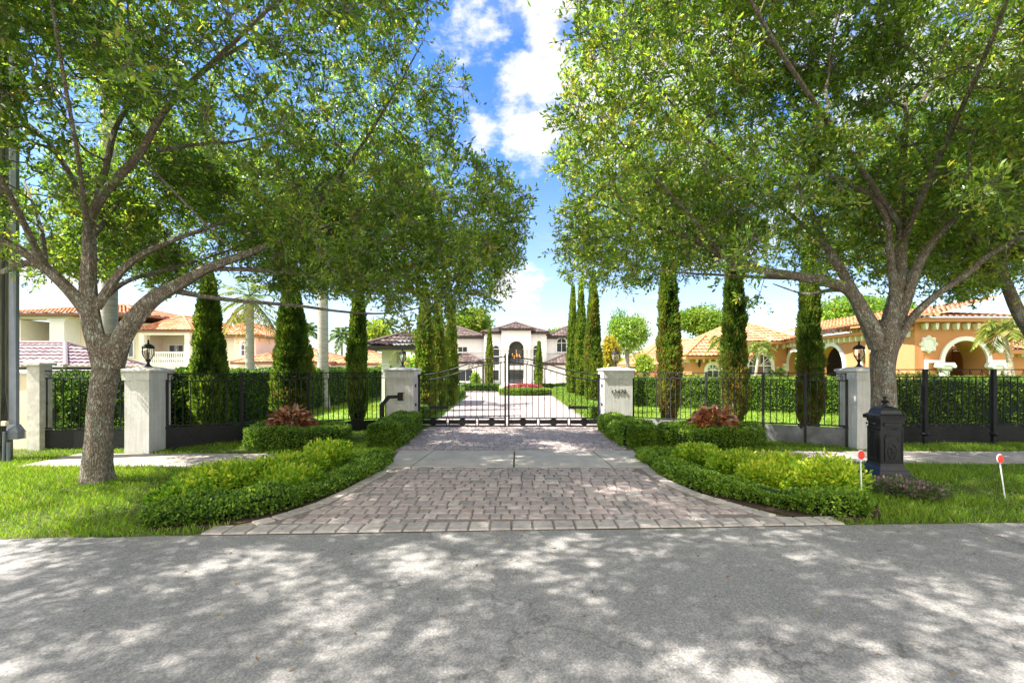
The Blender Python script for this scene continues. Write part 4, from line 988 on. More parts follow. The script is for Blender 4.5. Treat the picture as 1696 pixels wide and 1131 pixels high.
m = MB(); m.box(x0-.12, x1+.12, Y-.12, y1+.12, zt, zt+.08); m.build('cornice', 'cream_wall', pv)
hip_roof(pv, XX(608, Y), XX(712, Y)+.25, Y-.6, y1+.6, ZZ(573, Y), .62, 'brown_tile', pitch=.2)

# left neighbour: cream two-storey villa
Y = 38.0; wx = lambda px: XX(px, Y); wz = lambda py: ZZ(py, Y)
lh = thing('cream_villa', 'cream and peach villa with red tile roofs and balustraded balcony', 'house', (wx(300), 42, 0))
m = MB(); m.box(wx(70), wx(235), Y+.8, Y+10, -.02, wz(534)); m.box(wx(312), wx(375), Y+1.4, Y+10, -.02, wz(552)); m.box(wx(235), wx(312), Y+2.2, Y+10, -.02, wz(552)); m.build('wall', 'peach_wall', lh)
m = MB(); m.box(wx(94), wx(118), Y-.6, Y+.79, -.02, wz(532)); m.box(wx(91), wx(121), Y-.65, Y+.79, wz(533), wz(529)); m.build('tower_pier', 'house_white', lh)
m = MB(); m.box(wx(28), wx(125), Y-.55, Y+.79, wz(529), wz(523)); m.box(wx(20), wx(45), Y-.5, Y+5, -.02, wz(530)); m.build('loggia_beam', 'cream_wall', lh)
hip_roof(lh, wx(16), wx(245), Y-1.2, Y+10, wz(521), 1.35, 'red_tile', 'red_fascia')
hip_roof(lh, wx(228), wx(322), Y-.4, Y+9, wz(547), 1.35, 'red_tile', 'red_fascia')
hip_roof(lh, wx(312), wx(425), Y+.6, Y+10, wz(554), 1.25, 'red_tile', 'red_fascia')
m = MB(); m.box(wx(237), wx(314), Y-.2, Y+2.19, wz(607), wz(602)); m.build('balcony_floor', 'cream_wall', lh)
m = MB(); m.box(wx(237), wx(314), Y-.2, Y, wz(585), wz(582.5)); m.box(wx(237), wx(314), Y-.2, Y, wz(602), wz(600))
n = 22
for i in range(n):
    x = wx(237)+(wx(314)-wx(237))*(i+.5)/n; m.lathe((x, Y-.1, wz(600)), [(.05, 0), (.045, .1), (.08, .28), (.04, .55), (.055, .72), (.05, .76)], 7)
m.build('balustrade', 'white_trim', lh)
m = MB()
for px in (238, 313): m.box(wx(px)-.2, wx(px)+.2, Y-.25, Y+.15, -.02, wz(550))
m.box(wx(236), wx(315), Y-.22, Y+.12, wz(555), wz(549.5)); m.build('balcony_pier', 'cream_wall', lh)
m = MB(); m.box(wx(237), wx(314), Y-.18, Y+.1, 0, wz(607.2)); m.build('base_wall', 'cream_wall', lh)
window(lh, wx(292), wz(590), 1.5, wz(571), Y+2.2, True, 'white_trim', .12, 2, fan=True); window(lh, wx(260), wz(598), 1.2, wz(570), Y+2.2, False, 'white_trim', .1, 1)
window(lh, wx(136), wz(590), .8, wz(570), Y+.8, False, 'white_trim', .12, 1, zbars=(wz(580),)); window(lh, wx(200), wz(590), .8, wz(566), Y+.8, True, 'white_trim', .12, 1, fan=True)
m = MB(); m.box(wx(375), wx(412), Y+1.0, Y+10, -.02, wz(556)); m.build('stair_wall', 'peach_wall', lh)
window(lh, wx(394), wz(588), .55, wz(570), Y+1.0, True, 'white_trim', .14, 1, fan=True, zbars=(wz(579),))
m = MB(); m.box(wx(402), wx(548), Y-.6, Y+7, -.02, wz(603)); m.box(wx(548), wx(630), Y+.5, Y+7, -.02, wz(605)); m.build('wing_wall', 'cream_wall', lh)
hip_roof(lh, wx(395), wx(556), Y-1.2, Y+7.6, wz(600), 1.35, 'red_tile', 'red_fascia', name='wing_roof')
hip_roof(lh, wx(535), wx(640), Y, Y+7.6, wz(602), 1.1, 'red_tile', 'red_fascia', name='wing_roof')
for px in (424, 516, 470): window(lh, wx(px), .6, 1.0, wz(613), Y-.6, True, 'white_trim', .13, 1, fan=True, zbars=(1.1,))
window(lh, wx(598), .7, .6, wz(612), Y+.5, False, 'white_trim', .1, 1)
r_ = thing('garden_shed', 'outbuilding with mauve tile roof between the utility pole and the cream villa', 'shed', (-23.5, 22, 0))
m = MB(); m.box(-27, -20.6, 21, 24.5, -.02, 1.65); m.build('wall', 'cream_wall', r_)
hip_roof(r_, -27.4, -20.2, 20.4, 25, 1.72, 1.15, 'mauve_tile', pitch=.3)

# right neighbour: orange villa
oh = thing('orange_villa', 'orange one-storey villa with white arches, medallions and pale clay tile roofs', 'house', (18, 27, 0))
def corbels(root, x0, x1, y, z, n, s=1.0, M=None):
    for i in range(n):
        m = MB(); x = x0+(x1-x0)*(i+.5)/n
        m.prism([(x-.07*s, z), (x+.07*s, z), (x+.06*s, z-.12*s), (x+.025*s, z-.26*s), (x-.025*s, z-.26*s), (x-.06*s, z-.12*s)], y-.22*s, y)
        if M is not None: m.xform(M)
        m.build('corbel', 'white_trim', root)
# front portico with the big arch
Y = 19.0; wx = lambda px: XX(px, Y); wz = lambda py: ZZ(py, Y)
xa, xb = wx(1515), wx(1677); cx = wx(1598); zs = wz(600); ro = 43*Y/F; ri = 36*Y/F; zt = wz(534)
m = MB(); arched_wall(m, xa, xb, -.02, zt, [(cx, 2*ri, zs)], Y, Y+1.0); m.build('portico_wall', 'orange_wall', oh)
m = MB(); arch_band(m, cx, zs, ri, ro, Y-.08, Y-.002)
for s in (-1, 1):
    a, b = sorted((cx+s*(ri-.02), cx+s*(ro+.62))); m.box(a, b, Y-.07, Y-.002, zs-.015, zs+.10)
    a, b = sorted((cx+s*(ro+.50), cx+s*(ro+.62))); m.box(a, b, Y-.07, Y-.002, 0, zs-.016)
m.build('arch_moulding', 'white_trim', oh)
for s in (-1, 1):
    m = MB(); x = cx+s*(ri+.14); m.box(x-.14, x+.14, Y-.3, Y-.09, 0, zs-.35); m.box(x-.30, x+.30, Y-.38, Y-.09, zs-.14, zs-.02, .03); m.box(x-.2, x+.2, Y-.34, Y-.09, zs-.34, zs-.145, .02)
    for q in (-.26, .26): m.tube([(x+q, Y-.4, zs-.16), (x+q, Y-.09, zs-.16)], .075, 8)
    m.build('capital', 'white_trim', oh)
m = MB(); m.box(cx-2, cx+2, Y+2.6, Y+2.8, -.02, zt); m.build('porch_back_wall', 'orange_wall', oh)
m = MB(); m.box(cx-.9, cx+1.2, Y+2.4, Y+2.599, wz(590)+.1, wz(585)+.15); m.build('porch_shelf', 'white_trim', oh); corbels(oh, cx-.8, cx+1.1, Y+2.599, wz(590)+.098, 4, .9)
for px in (1537, 1656):
    b = MB(); rr_ = 12.5*Y/F; b.lathe((0, 0, 0), [(rr_, 0), (rr_*1.0, .05), (rr_*.82, .10), (rr_*.72, .08), (rr_*.70, .05)], 20)
    for k in range(8): a = k*math.pi/4; b.lathe((rr_*.96*math.cos(a), rr_*.96*math.sin(a), 0), [(.075, 0), (.07, .06), (.03, .09)], 8)
    b.xform(Matrix.Translation((wx(px), Y-.001, wz(570))) @ Matrix.Rotation(R(90), 4, 'X')); b.build('medallion', 'white_trim', oh)
corbels(oh, xa+.1, xb-.1, Y-.002, zt-.05, 9)
m = MB(); m.box(xa-.5, xb+.35, Y-.4, Y+3, zt, zt+.16); m.build('eave', 'orange_wall', oh)
m = MB(); zr = zt+.165; xc = (xa+xb)/2
roof_face(m, (xa-.6, Y-.55, zr), (xb+.45, Y-.55, zr), (xa+1.4, Y+3.2, zr+.65), (xb-1.4, Y+3.2, zr+.65), .25)
roof_face(m, (xa-.6, Y+9, zr), (xa-.6, Y-.55, zr), (xa+1.4, Y+9, zr+.65), (xa+1.4, Y+3.2, zr+.65), .25)
m.build('roof', 'orange_tile', oh)
# right-hand return of the villa
m = MB(); m.box(xb, xb+8, Y+1.2, Y+9, -.02, wz(582)); m.build('right_wall', 'orange_wall', oh)
corbels(oh, xb+.05, xb+7, Y+1.198, wz(582), 16, .8)
hip_roof(oh, xb+.0, xb+9, Y+.7, Y+9.5, wz(578), 1.1, 'orange_tile', 'orange_wall', pitch=.25)
# long side wall facing left, running back
fx0, fy0, fx1, fy1 = xa, Y+.02, 17.7, 30.0
Lw = math.hypot(fx1-fx0, fy1-fy0); Mx = Matrix(((-(fx1-fx0)/Lw, (fy1-fy0)/Lw, 0, fx1), (-(fy1-fy0)/Lw, -(fx1-fx0)/Lw, 0, fy1), (0, 0, 1, 0), (0, 0, 0, 1)))
# local x runs from far end to near end, local -y faces left
ze = 3.25
m = MB(); arched_wall(m, 0, Lw, -.02, ze, [(1.3, 1.5, 1.95), (5.2, 2.2, 1.75), (8.3, 1.0, 1.9)], 0, .35); m.xform(Mx).build('side_wall', 'orange_wall', oh)
for c_, w_, s_ in ((1.3, 1.5, 1.95), (5.2, 2.2, 1.75), (8.3, 1.0, 1.9)):
    m = MB(); arch_band(m, c_, s_, w_/2, w_/2+.2, -.09, -.002, legs=.5); m.xform(Mx).build('arch_moulding', 'white_trim', oh)
for x in (.35, 2.25): m = MB(); m.box(x-.2, x+.2, -.25, -.092, 0, 1.75); m.box(x-.28, x+.28, -.32, -.092, 1.75, 1.93, .02); m.xform(Mx).build('column', 'white_trim', oh)
m = MB(); m.box(.2, Lw-.3, 1.2, 1.3, 0, ze); m.xform(Mx).build('arcade_shade_wall', 'room_shade', oh)  # back wall coloured near-black, standing in for shade inside the arcade
corbels(oh, 0, Lw, -.003, ze-.02, 24, 1.0, Mx)
m = MB(); m.box(-.4, Lw-.01, -.45, .6, ze, ze+.15); m.xform(Mx).build('eave', 'orange_wall', oh)
m = MB(); roof_face(m, (-.6, -.6, ze+.155), (Lw+.2, -.6, ze+.155), (2.6, 3.2, ze+1.35), (Lw+.2, 3.2, ze+1.35), .25); m.xform(Mx).build('roof', 'orange_tile', oh)
# wing facing the garden, with big arched window
Y = 29.6; wx = lambda px: XX(px, Y); wz = lambda py: ZZ(py, Y)
m = MB(); m.box(wx(1206), wx(1303), Y, Y+5, -.02, wz(570)); m.build('garden_wall', 'orange_wall', oh)
window(oh, wx(1258), .35, 1.45, wz(606), Y, True, 'white_trim', .22, 2, fan=True, zbars=(1.2,))
corbels(oh, wx(1196), wx(1302), Y-.002, wz(571), 9)
hip_roof(oh, wx(1186), wx(1325), Y-.6, Y+7, wz(566), 1.45, 'orange_tile', 'orange_wall', pitch=.28)
# nearer low wing
Y = 28.0; wx = lambda px: XX(px, Y); wz = lambda py: ZZ(py, Y)
m = MB(); m.box(wx(1146), wx(1224), Y, Y+3.2, -.02, wz(594)); m.build('low_wing_wall', 'orange_wall', oh)
window(oh, wx(1180), .6, .66, wz(613), Y, True, 'white_trim', .2, 1, fan=True, zbars=(.95,))
corbels(oh, wx(1148), wx(1222), Y-.002, wz(594.5), 7, .85)
Mc = Matrix.Translation((wx(1146), Y, 0)) @ Matrix.Rotation(R(-90), 4, 'Z')
corbels(oh, -3.1, -.1, -.002, wz(594.5), 7, .85, Mc)
hip_roof(oh, wx(1130), wx(1240), Y-.55, Y+4, wz(590), 1.35, 'orange_tile', 'orange_wall', pitch=.25)
m = MB(); m.lathe((wx(1157), Y-.14, wz(608)), [(.03, 0), (.07, .08), (.09, .26), (.04, .38), (.015, .45)], 8); m.build('wall_lamp', 'worn_iron', oh)
Y = 46.0; wx = lambda px: XX(px, Y); wz = lambda py: ZZ(py, Y)
m = MB(); m.box(wx(1062), wx(1180), Y, Y+5, -.02, wz(606)); m.build('far_wing_wall', 'orange_wall', oh)
corbels(oh, wx(1064), wx(1130), Y-.002, wz(606.3), 14, .9)
hip_roof(oh, wx(1048), wx(1230), Y-.7, Y+7.5, wz(604), 2.7, 'orange_tile', 'orange_wall', pitch=.32)

# ---------------------------------------------------------------- cypresses, palms, background trees
def cypress(label, px, Y, wpx, ytop, n, leaf, brown=0., dark=0., flare=0., group=None, name='cypress'):  # dark: lowers the leaf tint to paint shade onto a cypress
    x = XX(px, Y); r = wpx*Y/F/2*math.cos(math.atan(x/Y)); ht = ZZ(ytop, Y)
    root = thing(name, label, 'cypress', (x, Y, 0), group)
    m = MB(); m.tube([(x, Y, -.03), (x+.02, Y, ht*.4), (x, Y, ht*.9)], [.075*max(r, .3)/.4, .05, .012], 8)
    for k in range(10):
        a = k*2.4; z = .15+ht*.05*k; m.tube([(x, Y, z), (x+r*.5*math.cos(a), Y+r*.5*math.sin(a), z+r*1.2)], [.016, .006], 4)
    m.build('trunk', 'bark', root)
    f = Foliage()
    t = rng.uniform(0, 1, n)**.92; th = rng.uniform(0, 6.283, n)
    prof = lambda t: np.minimum(1, (t+.04)*6)**.6*(1-np.clip((t-.30)/.70, 0, 1)**1.9)*(.86+flare*(1-t))
    p0 = np.c_[np.cos(th)*1.1, np.sin(th)*1.1, t*ht*1.3/max(r, .25)*.55]
    p0 = p0+np.array([px*.37, Y*1.9, 0]); lump = .22*vnoise(p0, 2.0)+.12*vnoise(p0, 5.0)
    rad = r*prof(t)*(1+lump-np.abs(rng.normal(0, .16, n)))
    z = .06+t*(ht-.1)
    ln_ = .05*math.sin(px*1.7)*ht/4; pos = np.c_[x+np.cos(th)*rad+ln_*t*t, Y+np.sin(th)*rad, z]
    d = np.c_[np.cos(th)*.42, np.sin(th)*.42, np.ones(n)]+dirs(n)*.45
    cl = vnoise(p0, 3.2)
    rv = np.clip(rng.normal(.60-dark, .16, n)+.22*lump/.2+.08*cl, .02, .92)
    if brown:
        bn = brown*(1.25-2.4*t)+.35*cl+.25*vnoise(p0, 1.3)
        isb = rng.uniform(size=n) < np.clip(bn, 0, .8); rv = np.where(isb, rng.uniform(.94, 1, n), rv)
        k = rng.uniform(size=n) < np.where(t < .3, 1-.45*brown, 1); pos, d, rv = pos[k], d[k], rv[k]
    f.leaves(pos, d, leaf*rng.uniform(.7, 1.4, len(pos)), leaf*.34, rv)
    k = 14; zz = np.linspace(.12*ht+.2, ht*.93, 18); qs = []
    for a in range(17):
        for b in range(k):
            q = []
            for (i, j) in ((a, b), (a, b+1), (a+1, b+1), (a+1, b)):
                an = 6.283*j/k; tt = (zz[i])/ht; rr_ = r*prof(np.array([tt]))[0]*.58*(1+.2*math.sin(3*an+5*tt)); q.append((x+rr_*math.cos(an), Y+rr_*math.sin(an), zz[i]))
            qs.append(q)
    f.quads(qs, .06)  # inner core, its dark tint stands in for shade inside the crown
    f.build('foliage', 'cypress_leaf', root); return root
gl, gr_ = 'cypresses behind the keypad-side fence', 'cypresses behind the mailbox-side fence'
cypress('broad dark cypress nearest the pillar beside the forked oak', 347, 10.9, 66, 440, 26000, .10, dark=.10, group=gl)
cypress('loose tapering cypress behind the dark red croton', 484, 12.6, 60, 440, 24000, .10, brown=.12, dark=.14, flare=.2, group=gl)
cypress('narrow dark cypress beside the keypad post', 592, 13.2, 37, 440, 20000, .085, dark=.06, group=gl)
cypress('bright green cypress next to the numbered gate pillar, brown and bare below', 1107, 12.9, 43, 365, 26000, .085, brown=.62, group=gr_)
cypress('bright green cypress behind the pinkish croton, brown tinged below', 1216, 11.9, 49, 360, 26000, .085, brown=.58, group=gr_)
cypress('shaded cypress next to the pillar behind the mailbox', 1341, 11.1, 50, 380, 24000, .085, brown=.42, dark=.06, group=gr_)
gi = 'cypresses lining the inner driveway'
cypress('thick brown-tinged cypress just inside the gate behind the keypad pillar', 704, 15.2, 38, 468, 18000, .11, brown=.18, dark=.05, group=gi)
cypress('second thick cypress behind the brown-tinged one beside the pavilion', 727, 17.6, 27, 488, 16000, .11, brown=.1, dark=.03, group=gi)
cypress('slim tall cypress third from the gate on the pavilion side', 749, 20, 21, 492, 12000, .12, group=gi)
cypress('small slim cypress against the white house on the pavilion side', 810, 31.5, 13, 545, 7000, .15, brown=.1, group=gi)
cypress('small slim cypress beside the white house entrance behind the red flowers', 892, 30.5, 12, 567, 7000, .15, group=gi)
cypress('tallest cypress of the trio, nearest the numbered pillar', 983, 16.5, 31, 452, 18000, .10, brown=.1, group=gi)
cypress('middle cypress of the trio behind the numbered gate leaf', 963, 19, 20, 463, 13000, .11, group=gi)
cypress('farthest cypress of the trio beside the white house roof', 947, 21.5, 18, 474, 12000, .12, group=gi)

def frond(f, m, base, a, tilt, L, droop, n=26, lw=.04, ll=.42, rs=.5):
    base = np.array(base); h = np.array([math.cos(a), math.sin(a), 0]); pts = []
    for k in range(n+1):
        t = k/n; pts.append(base+h*L*t*math.cos(tilt)*(1-.15*t)+np.array([0, 0, L*(t*math.sin(tilt)-droop*t*t)]))
    pts = np.array(pts)
    m.tube(pts[::4], [.018*(1-.8*i/len(pts[::4]))+.003 for i in range(len(pts[::4]))], 4, rnd=.3)
    p = np.repeat(pts[3:], 2, 0); tg = np.repeat(np.gradient(pts, axis=0)[3:], 2, 0); tg = unit(tg)
    sd = np.cross(tg, [0, 0, 1.]); sd = unit(sd)*np.tile([1, -1], len(pts)-3)[:, None]
    t = np.repeat(np.linspace(.1, 1, len(pts)-3), 2)
    f.leaves(p, sd*.9+tg*.6+np.array([0, 0, -.35])+dirs(len(p))*.15, ll*np.sin(np.clip(t*2.6+.5, 0, 3.0))*1.0+.06, lw, np.clip(rng.normal(rs, .15, len(p)), 0, 1), mid=.4)
def palm(name, label, px, Y, base_r, top_r, ztop, nf, L, bark='palm_bark', lean=0., shaft=True, rs=.5, group=None, droop=.55, lw=.05, ll=.5, hang=0):
    x = XX(px, Y); root = thing(name, label, 'palm tree', (x, Y, 0), group); ca = math.cos(math.atan(x/Y)); base_r *= ca; top_r *= ca
    m = MB(); K = 12
    pts = [(x+lean*(k/K)**1.5, Y, -.05+(ztop+.05)*k/K) for k in range(K+1)]
    m.tube(pts, [base_r+(top_r-base_r)*k/K+(.06*base_r/.2 if k == 0 else 0) for k in range(K+1)], 14); m.build('trunk', bark, root, True)
    if shaft:
        m = MB(); m.tube([(x+lean, Y, ztop-.02), (x+lean*1.03, Y, ztop+.5), (x+lean*1.08, Y, ztop+1.0)], [top_r*1.05, top_r*.95, top_r*.4], 12); m.build('crownshaft', 'palm_leaf', root, True)
    f = Foliage(); m = MB(); zc = ztop+(.9 if shaft else 0)
    for k in range(nf):
        tl = 1.25-1.7*(k/nf)+random.uniform(-.1, .1); frond(f, m, (x+lean, Y, zc), k*2.4+random.uniform(-.2, .2), tl, L*random.uniform(.85, 1.1), droop, rs=rs, lw=lw, ll=ll)
    for k in range(hang): frond(f, m, (x+lean, Y, zc-.1), k*1.1, -.6, L*.7, .5, rs=1.0, lw=lw, ll=ll*.8)
    v = np.array(m.v)
    f.quads([v[list(q)] for q in m.f if len(q) == 4], .3)
    f.build('crown', 'palm_leaf', root); return root
gp = 'tall royal palms'
palm('royal_palm', 'thick grey royal palm trunk rising right behind the oak fork', 181, 11.2, .24, .20, 8.2, 14, 3.0, group=gp)
palm('royal_palm', 'slender royal palm between the broad cypress and the tapering cypress', 414, 19.5, .22, .17, 4.7, 14, 2.4, shaft=False, rs=.7, hang=10, group=gp)
palm('royal_palm', 'smooth grey royal palm trunk rising between two cypresses near the keypad', 535, 19.0, .25, .20, 8.6, 14, 3.2, group=gp)
palm('garden_palm', 'small leaning palm in front of the orange villa by the arched window', 1248, 23.5, .09, .07, 2.75, 12, 1.0, 'palm_bark_brown', lean=.35, shaft=False, rs=.72, lw=.05, ll=.34, droop=.7)
palm('garden_palm', 'leaning brown palm in front of a white medallion of the orange villa', 1684, 16.5, .15, .11, 3.15, 12, 1.0, 'palm_bark_brown', lean=-.55, shaft=False, rs=.82, lw=.06, ll=.45, droop=.75)
palm('garden_palm', 'short palm rising between the two cypresses before the orange villa', 1197, 26.5, .1, .08, 3.2, 12, 1.3, 'palm_bark_brown', shaft=False, rs=.68, lw=.06, ll=.42, droop=.7)
palm('garden_palm', 'low young palm at the foot of the villa window', 1285, 24.0, .07, .05, 1.3, 9, 1.0, 'palm_bark_brown', shaft=False, rs=.6, lw=.05, ll=.3, droop=.6)
for px, yt, Yd, lab in ((509, 548, 62, 'far palm showing beside the tapering cypress'), (566, 556, 66, 'far palm low between the palm trunk and narrow cypress'), (640, 540, 64, 'far palm above the pavilion roof'), (400, 535, 60, 'far palm above the villa wing'), (1078, 590, 70, 'far palm beside the round dark tree')):
    palm('far_palm', lab, px, Yd, .22, .16, ZZ(yt, Yd), 16, 3.0, shaft=False, rs=.35, group='palms on the skyline', lw=.16, ll=.9)

def far_tree(label, px, py, Y, rx, rz, n, leaf, mat='oak_leaf', rs=(.5, .2), name='garden_tree', ry=None, group='trees behind the houses'):
    c = P(px, py, Y); rx *= Y/F; rz *= Y/F; ry = ry or rx
    root = thing(name, label, 'tree', (c[0], Y, 0), group)
    f = Foliage(); nb = 34; d = dirs(nb); d[:, 2] *= .9; bc = c+d*np.array([rx, ry, rz])*.68*rng.uniform(.3, 1, nb)[:, None]
    m = MB(); m.tube([(c[0], Y, -.05), (c[0]+.1, Y, max(.4, c[2]*.5)), tuple(c)], [.22, .16, .06], 8)
    for b in bc[:16]: m.tube([(c[0], Y, max(.5, (c[2]-rz)*.9)), tuple((b+c)/2+np.array([0, 0, .2])), tuple(b)], [.08, .05, .02], 5)
    m.build('trunk', 'bark', root)
    per = n//nb
    for b in bc:
        q = dirs(per); rr_ = rng.uniform(.2, 1, per)**.5; s = rng.uniform(.30, .48)
        p = b+q*np.array([rx, ry, rz])*s*rr_[:, None]
        f.leaves(p, q*.6+dirs(per)+np.array([0, 0, .2]), leaf*rng.uniform(.7, 1.3, per), leaf*.5, np.clip(rng.normal(rs[0], rs[1], per)+rng.normal(0, .08), 0, 1))
    f.build('crown', mat, root); return root
far_tree('light green leafy tree behind the white house roof near the pavilion', 787, 535, 62, 48, 34, 9000, .42, 'pale_leaf')
far_tree('rounded dark green tree between the cypress trio and the orange villa', 1038, 552, 40, 46, 48, 11000, .22)
far_tree('yellow variegated bush behind the numbered pillar lantern', 1013, 585, 30, 17, 34, 2600, .24, 'yellow_leaf', name='variegated_shrub', group='garden shrubs')
far_tree('small pale sapling in front of the low orange wing', 1068, 605, 22, 20, 26, 1100, .16, 'pale_leaf', (.8, .15), group='garden shrubs')
far_tree('green tree rising behind the orange villa roof', 1165, 530, 56, 52, 34, 9000, .4, 'pale_leaf', (.45, .2))
far_tree('dark broad tree behind the orange villa arcade', 1420, 520, 48, 80, 40, 9000, .4)
far_tree('tree behind the white house roof beside the cypress trio', 925, 562, 66, 30, 22, 5000, .45)
far_tree('bright bush seen through the pavilion arch', 655, 612, 27, 26, 22, 3000, .2, 'pale_leaf', (.7, .2), group='garden shrubs')
far_tree('yellow-green tree beyond the pavilion roof', 622, 552, 50, 26, 26, 4500, .4, 'pale_leaf', (.8, .2))
far_tree('green tree low behind the cream villa tower', 60, 560, 60, 40, 22, 4500, .4)
far_tree('dark green tree standing behind the cypresses near the pavilion', 715, 575, 36, 40, 44, 9000, .24, rs=(.35, .2))
far_tree('leafy shrub against the white house wall beside the small cypress', 787, 630, 40, 11, 16, 1800, .2, name='wall_shrub', group='garden shrubs')
# distant belt of greenery
f = Foliage(); n = 16000; x = rng.uniform(-140, 150, n); y = 95+rng.uniform(-4, 4, n); top = 4.2+1.6*vnoise(np.c_[x*.12, x*0, x*0], 1.0)+.6*vnoise(np.c_[x*.5, x*0, x*0], 1.0)
f.leaves(np.c_[x, y, rng.uniform(0, 1, n)**.7*np.maximum(top, 1.5)], dirs(n)+np.array([0, 0, .4]), 1.2, .8, np.clip(rng.normal(.45, .2, n), 0, 1))
tag(f.build('distant_woods', 'oak_leaf'), 'distant belt of trees behind the houses', None, kind='stuff')
#TREES
# ---------------------------------------------------------------- the big street oaks
def tube_bulk(P_, R_, S):
    """P_ (N,K,3) paths, R_ (N,K) radii -> quads"""
    N, K, _ = P_.shape
    T = np.gradient(P_, axis=1); T /= np.maximum(np.linalg.norm(T, axis=2, keepdims=True), 1e-9)
    A = np.cross(T, np.array([.17, .93, .33])); A /= np.maximum(np.linalg.norm(A, axis=2, keepdims=True), 1e-6); B = np.cross(T, A)
    an = 2*np.pi*np.arange(S)/S
    V = P_[:, :, None, :]+(A[:, :, None, :]*np.cos(an)[None, None, :, None]+B[:, :, None, :]*np.sin(an)[None, None, :, None])*R_[:, :, None, None]
    V2 = np.roll(V, -1, axis=2)
    Q = np.stack([V[:, :-1], V2[:, :-1], V2[:, 1:], V[:, 1:]], 3)
    return Q.reshape(-1, 4, 3)
def smooth_path(pts, rad, step=.12):
    p = np.array(pts, float); r = np.array(rad, float)
    for _ in range(2):
        a = p[:-1]*.75+p[1:]*.25; b = p[:-1]*.25+p[1:]*.75; ra = r[:-1]*.75+r[1:]*.25; rb = r[:-1]*.25+r[1:]*.75
        p = np.r_[p[:1], np.stack([a, b], 1).reshape(-1, 3), p[-1:]]; r = np.r_[r[:1], np.stack([ra, rb], 1).reshape(-1), r[-1:]]
    s = np.r_[0, np.cumsum(np.linalg.norm(np.diff(p, axis=0), axis=1))]; n = max(4, int(s[-1]/step)); q = np.linspace(0, s[-1], n)
    return np.stack([np.interp(q, s, p[:, i]) for i in range(3)], 1), np.interp(q, s, r)
def oak(label, trunk, limbs, crown, polygon, ntarget, twigs, per, seed, hide=None, leaf=.09, rs=(.5, .26), zmin=None):
    g = np.random.default_rng(seed)
    base = trunk[0][0]; root = thing('oak_tree', label, 'tree', (base[0], base[1], 0), 'big street oaks')
    nodes, plen = [], []
    # trunk and main limbs as thick bark
    tq = MB(); trunk = [(q[0], q[1]*RS) for q in trunk]
    for pts, rad, sides, main in [([q[0] for q in trunk], [q[1] for q in trunk], 20, 1)]+[([q[0] for q in l], [q[1] for q in l], 10, 0) for l in limbs]:
        p, r = smooth_path(pts, rad, .07 if main else .1)
        nz = .06 if main else .09
        p2 = p+np.c_[vnoise(p, 2.1), vnoise(p+5, 2.1), np.zeros(len(p))]*r[:, None]*(.10 if main else .22)
        o = len(tq.v); n = sides; T = np.gradient(p2, axis=0); T = unit(T); A = unit(np.cross(T, [.13, .97, .21])); B = np.cross(T, A)
        for k in range(len(p2)):
            for i in range(n):
                an = 2*math.pi*i/n; d_ = A[k]*math.cos(an)+B[k]*math.sin(an)
                lump = 1+nz*(math.sin(3*an+p2[k][2]*2.1)+.6*math.sin(5*an-p2[k][2]*3.3))
                if main and p2[k][2] < .35: lump += .22*(1-p2[k][2]/.35)**2*(.6+.6*math.sin(5*an+1))
                tq.v.append(tuple(p2[k]+d_*r[k]*lump))
        for k in range(len(p2)-1):
            for i in range(n): tq.f.append([o+k*n+i, o+k*n+(i+1) % n, o+(k+1)*n+(i+1) % n, o+(k+1)*n+i]); tq.r.append(0.)
        if not main:
            nodes.append(p2[len(p2)//5:]); plen.append(r[len(p2)//5:])
    tq.build('trunk', 'bark', root, True)
    # targets filling the crown
    T = []
    while sum(map(len, T)) < ntarget:
        e = crown[g.choice(len(crown), p=np.array([c[2] for c in crown])/sum(c[2] for c in crown))]
        d = unit(g.normal(size=(120, 3))); rad = g.uniform(0, 1, 120)**(1/2.6)
        p = np.array(e[0])+d*np.array(e[1])*rad[:, None]
        q = project(p); ok = np.ones(len(p), bool); vis = (p[:, 1] > 1.0) & (q[:, 0] > -60) & (q[:, 0] < 1756) & (q[:, 1] > -60)
        for off in ((-22, 0), (22, 0), (0, 24), (0, -16)): ok &= inside(polygon, q+np.array(off)) | ~vis
        ok &= vnoise(p, 1.1)+.9*vnoise(p, 2.6) > -.04
        if zmin is not None: ok &= p[:, 2] > zmin(p)
        if hide is not None: ok &= ~(hide(p, q) & (g.uniform(size=len(p)) < .6))
        T.append(p[ok])
    T = np.concatenate(T)[:ntarget]
    N0 = np.concatenate(nodes); buf = np.zeros((len(N0)+ntarget*5, 3)); pl = np.zeros(len(buf)); own = np.full(len(buf), -1, int); lim = np.concatenate(plen)
    cnt = len(N0); buf[:cnt] = N0
    dist = np.array([np.min(((N0-t)**2).sum(1)) for t in T]); order = np.argsort(dist)
    K = 6; paths = []; par = []; cap = []
    for ti in order:
        t = T[ti]; d = np.sqrt(((buf[:cnt]-t)**2).sum(1)); c = d+.22*pl[:cnt]; j = int(np.argmin(c)); a = buf[j]; L = d[j]
        u = np.linspace(0, 1, K)[:, None]; mid = (a+t)/2+np.array([0, 0, .10*L])+g.normal(0, .09, 3)*L
        p = (1-u)**2*a+2*u*(1-u)*mid+u*u*t; p[1:-1] += g.normal(0, .018, (K-2, 3))*min(L, 1)
        i = len(paths); paths.append(p); par.append(own[j]); cap.append(lim[j]*.75 if own[j] < 0 else 9.)
        buf[cnt:cnt+K-1] = p[1:]; pl[cnt:cnt+K-1] = pl[j]+L*np.linspace(1/(K-1), 1, K-1); own[cnt:cnt+K-1] = i; cnt += K-1
    wgt = np.ones(len(paths))
    for i in range(len(paths)-1, -1, -1):
        if par[i] >= 0: wgt[par[i]] += wgt[i]
    paths = np.array(paths)
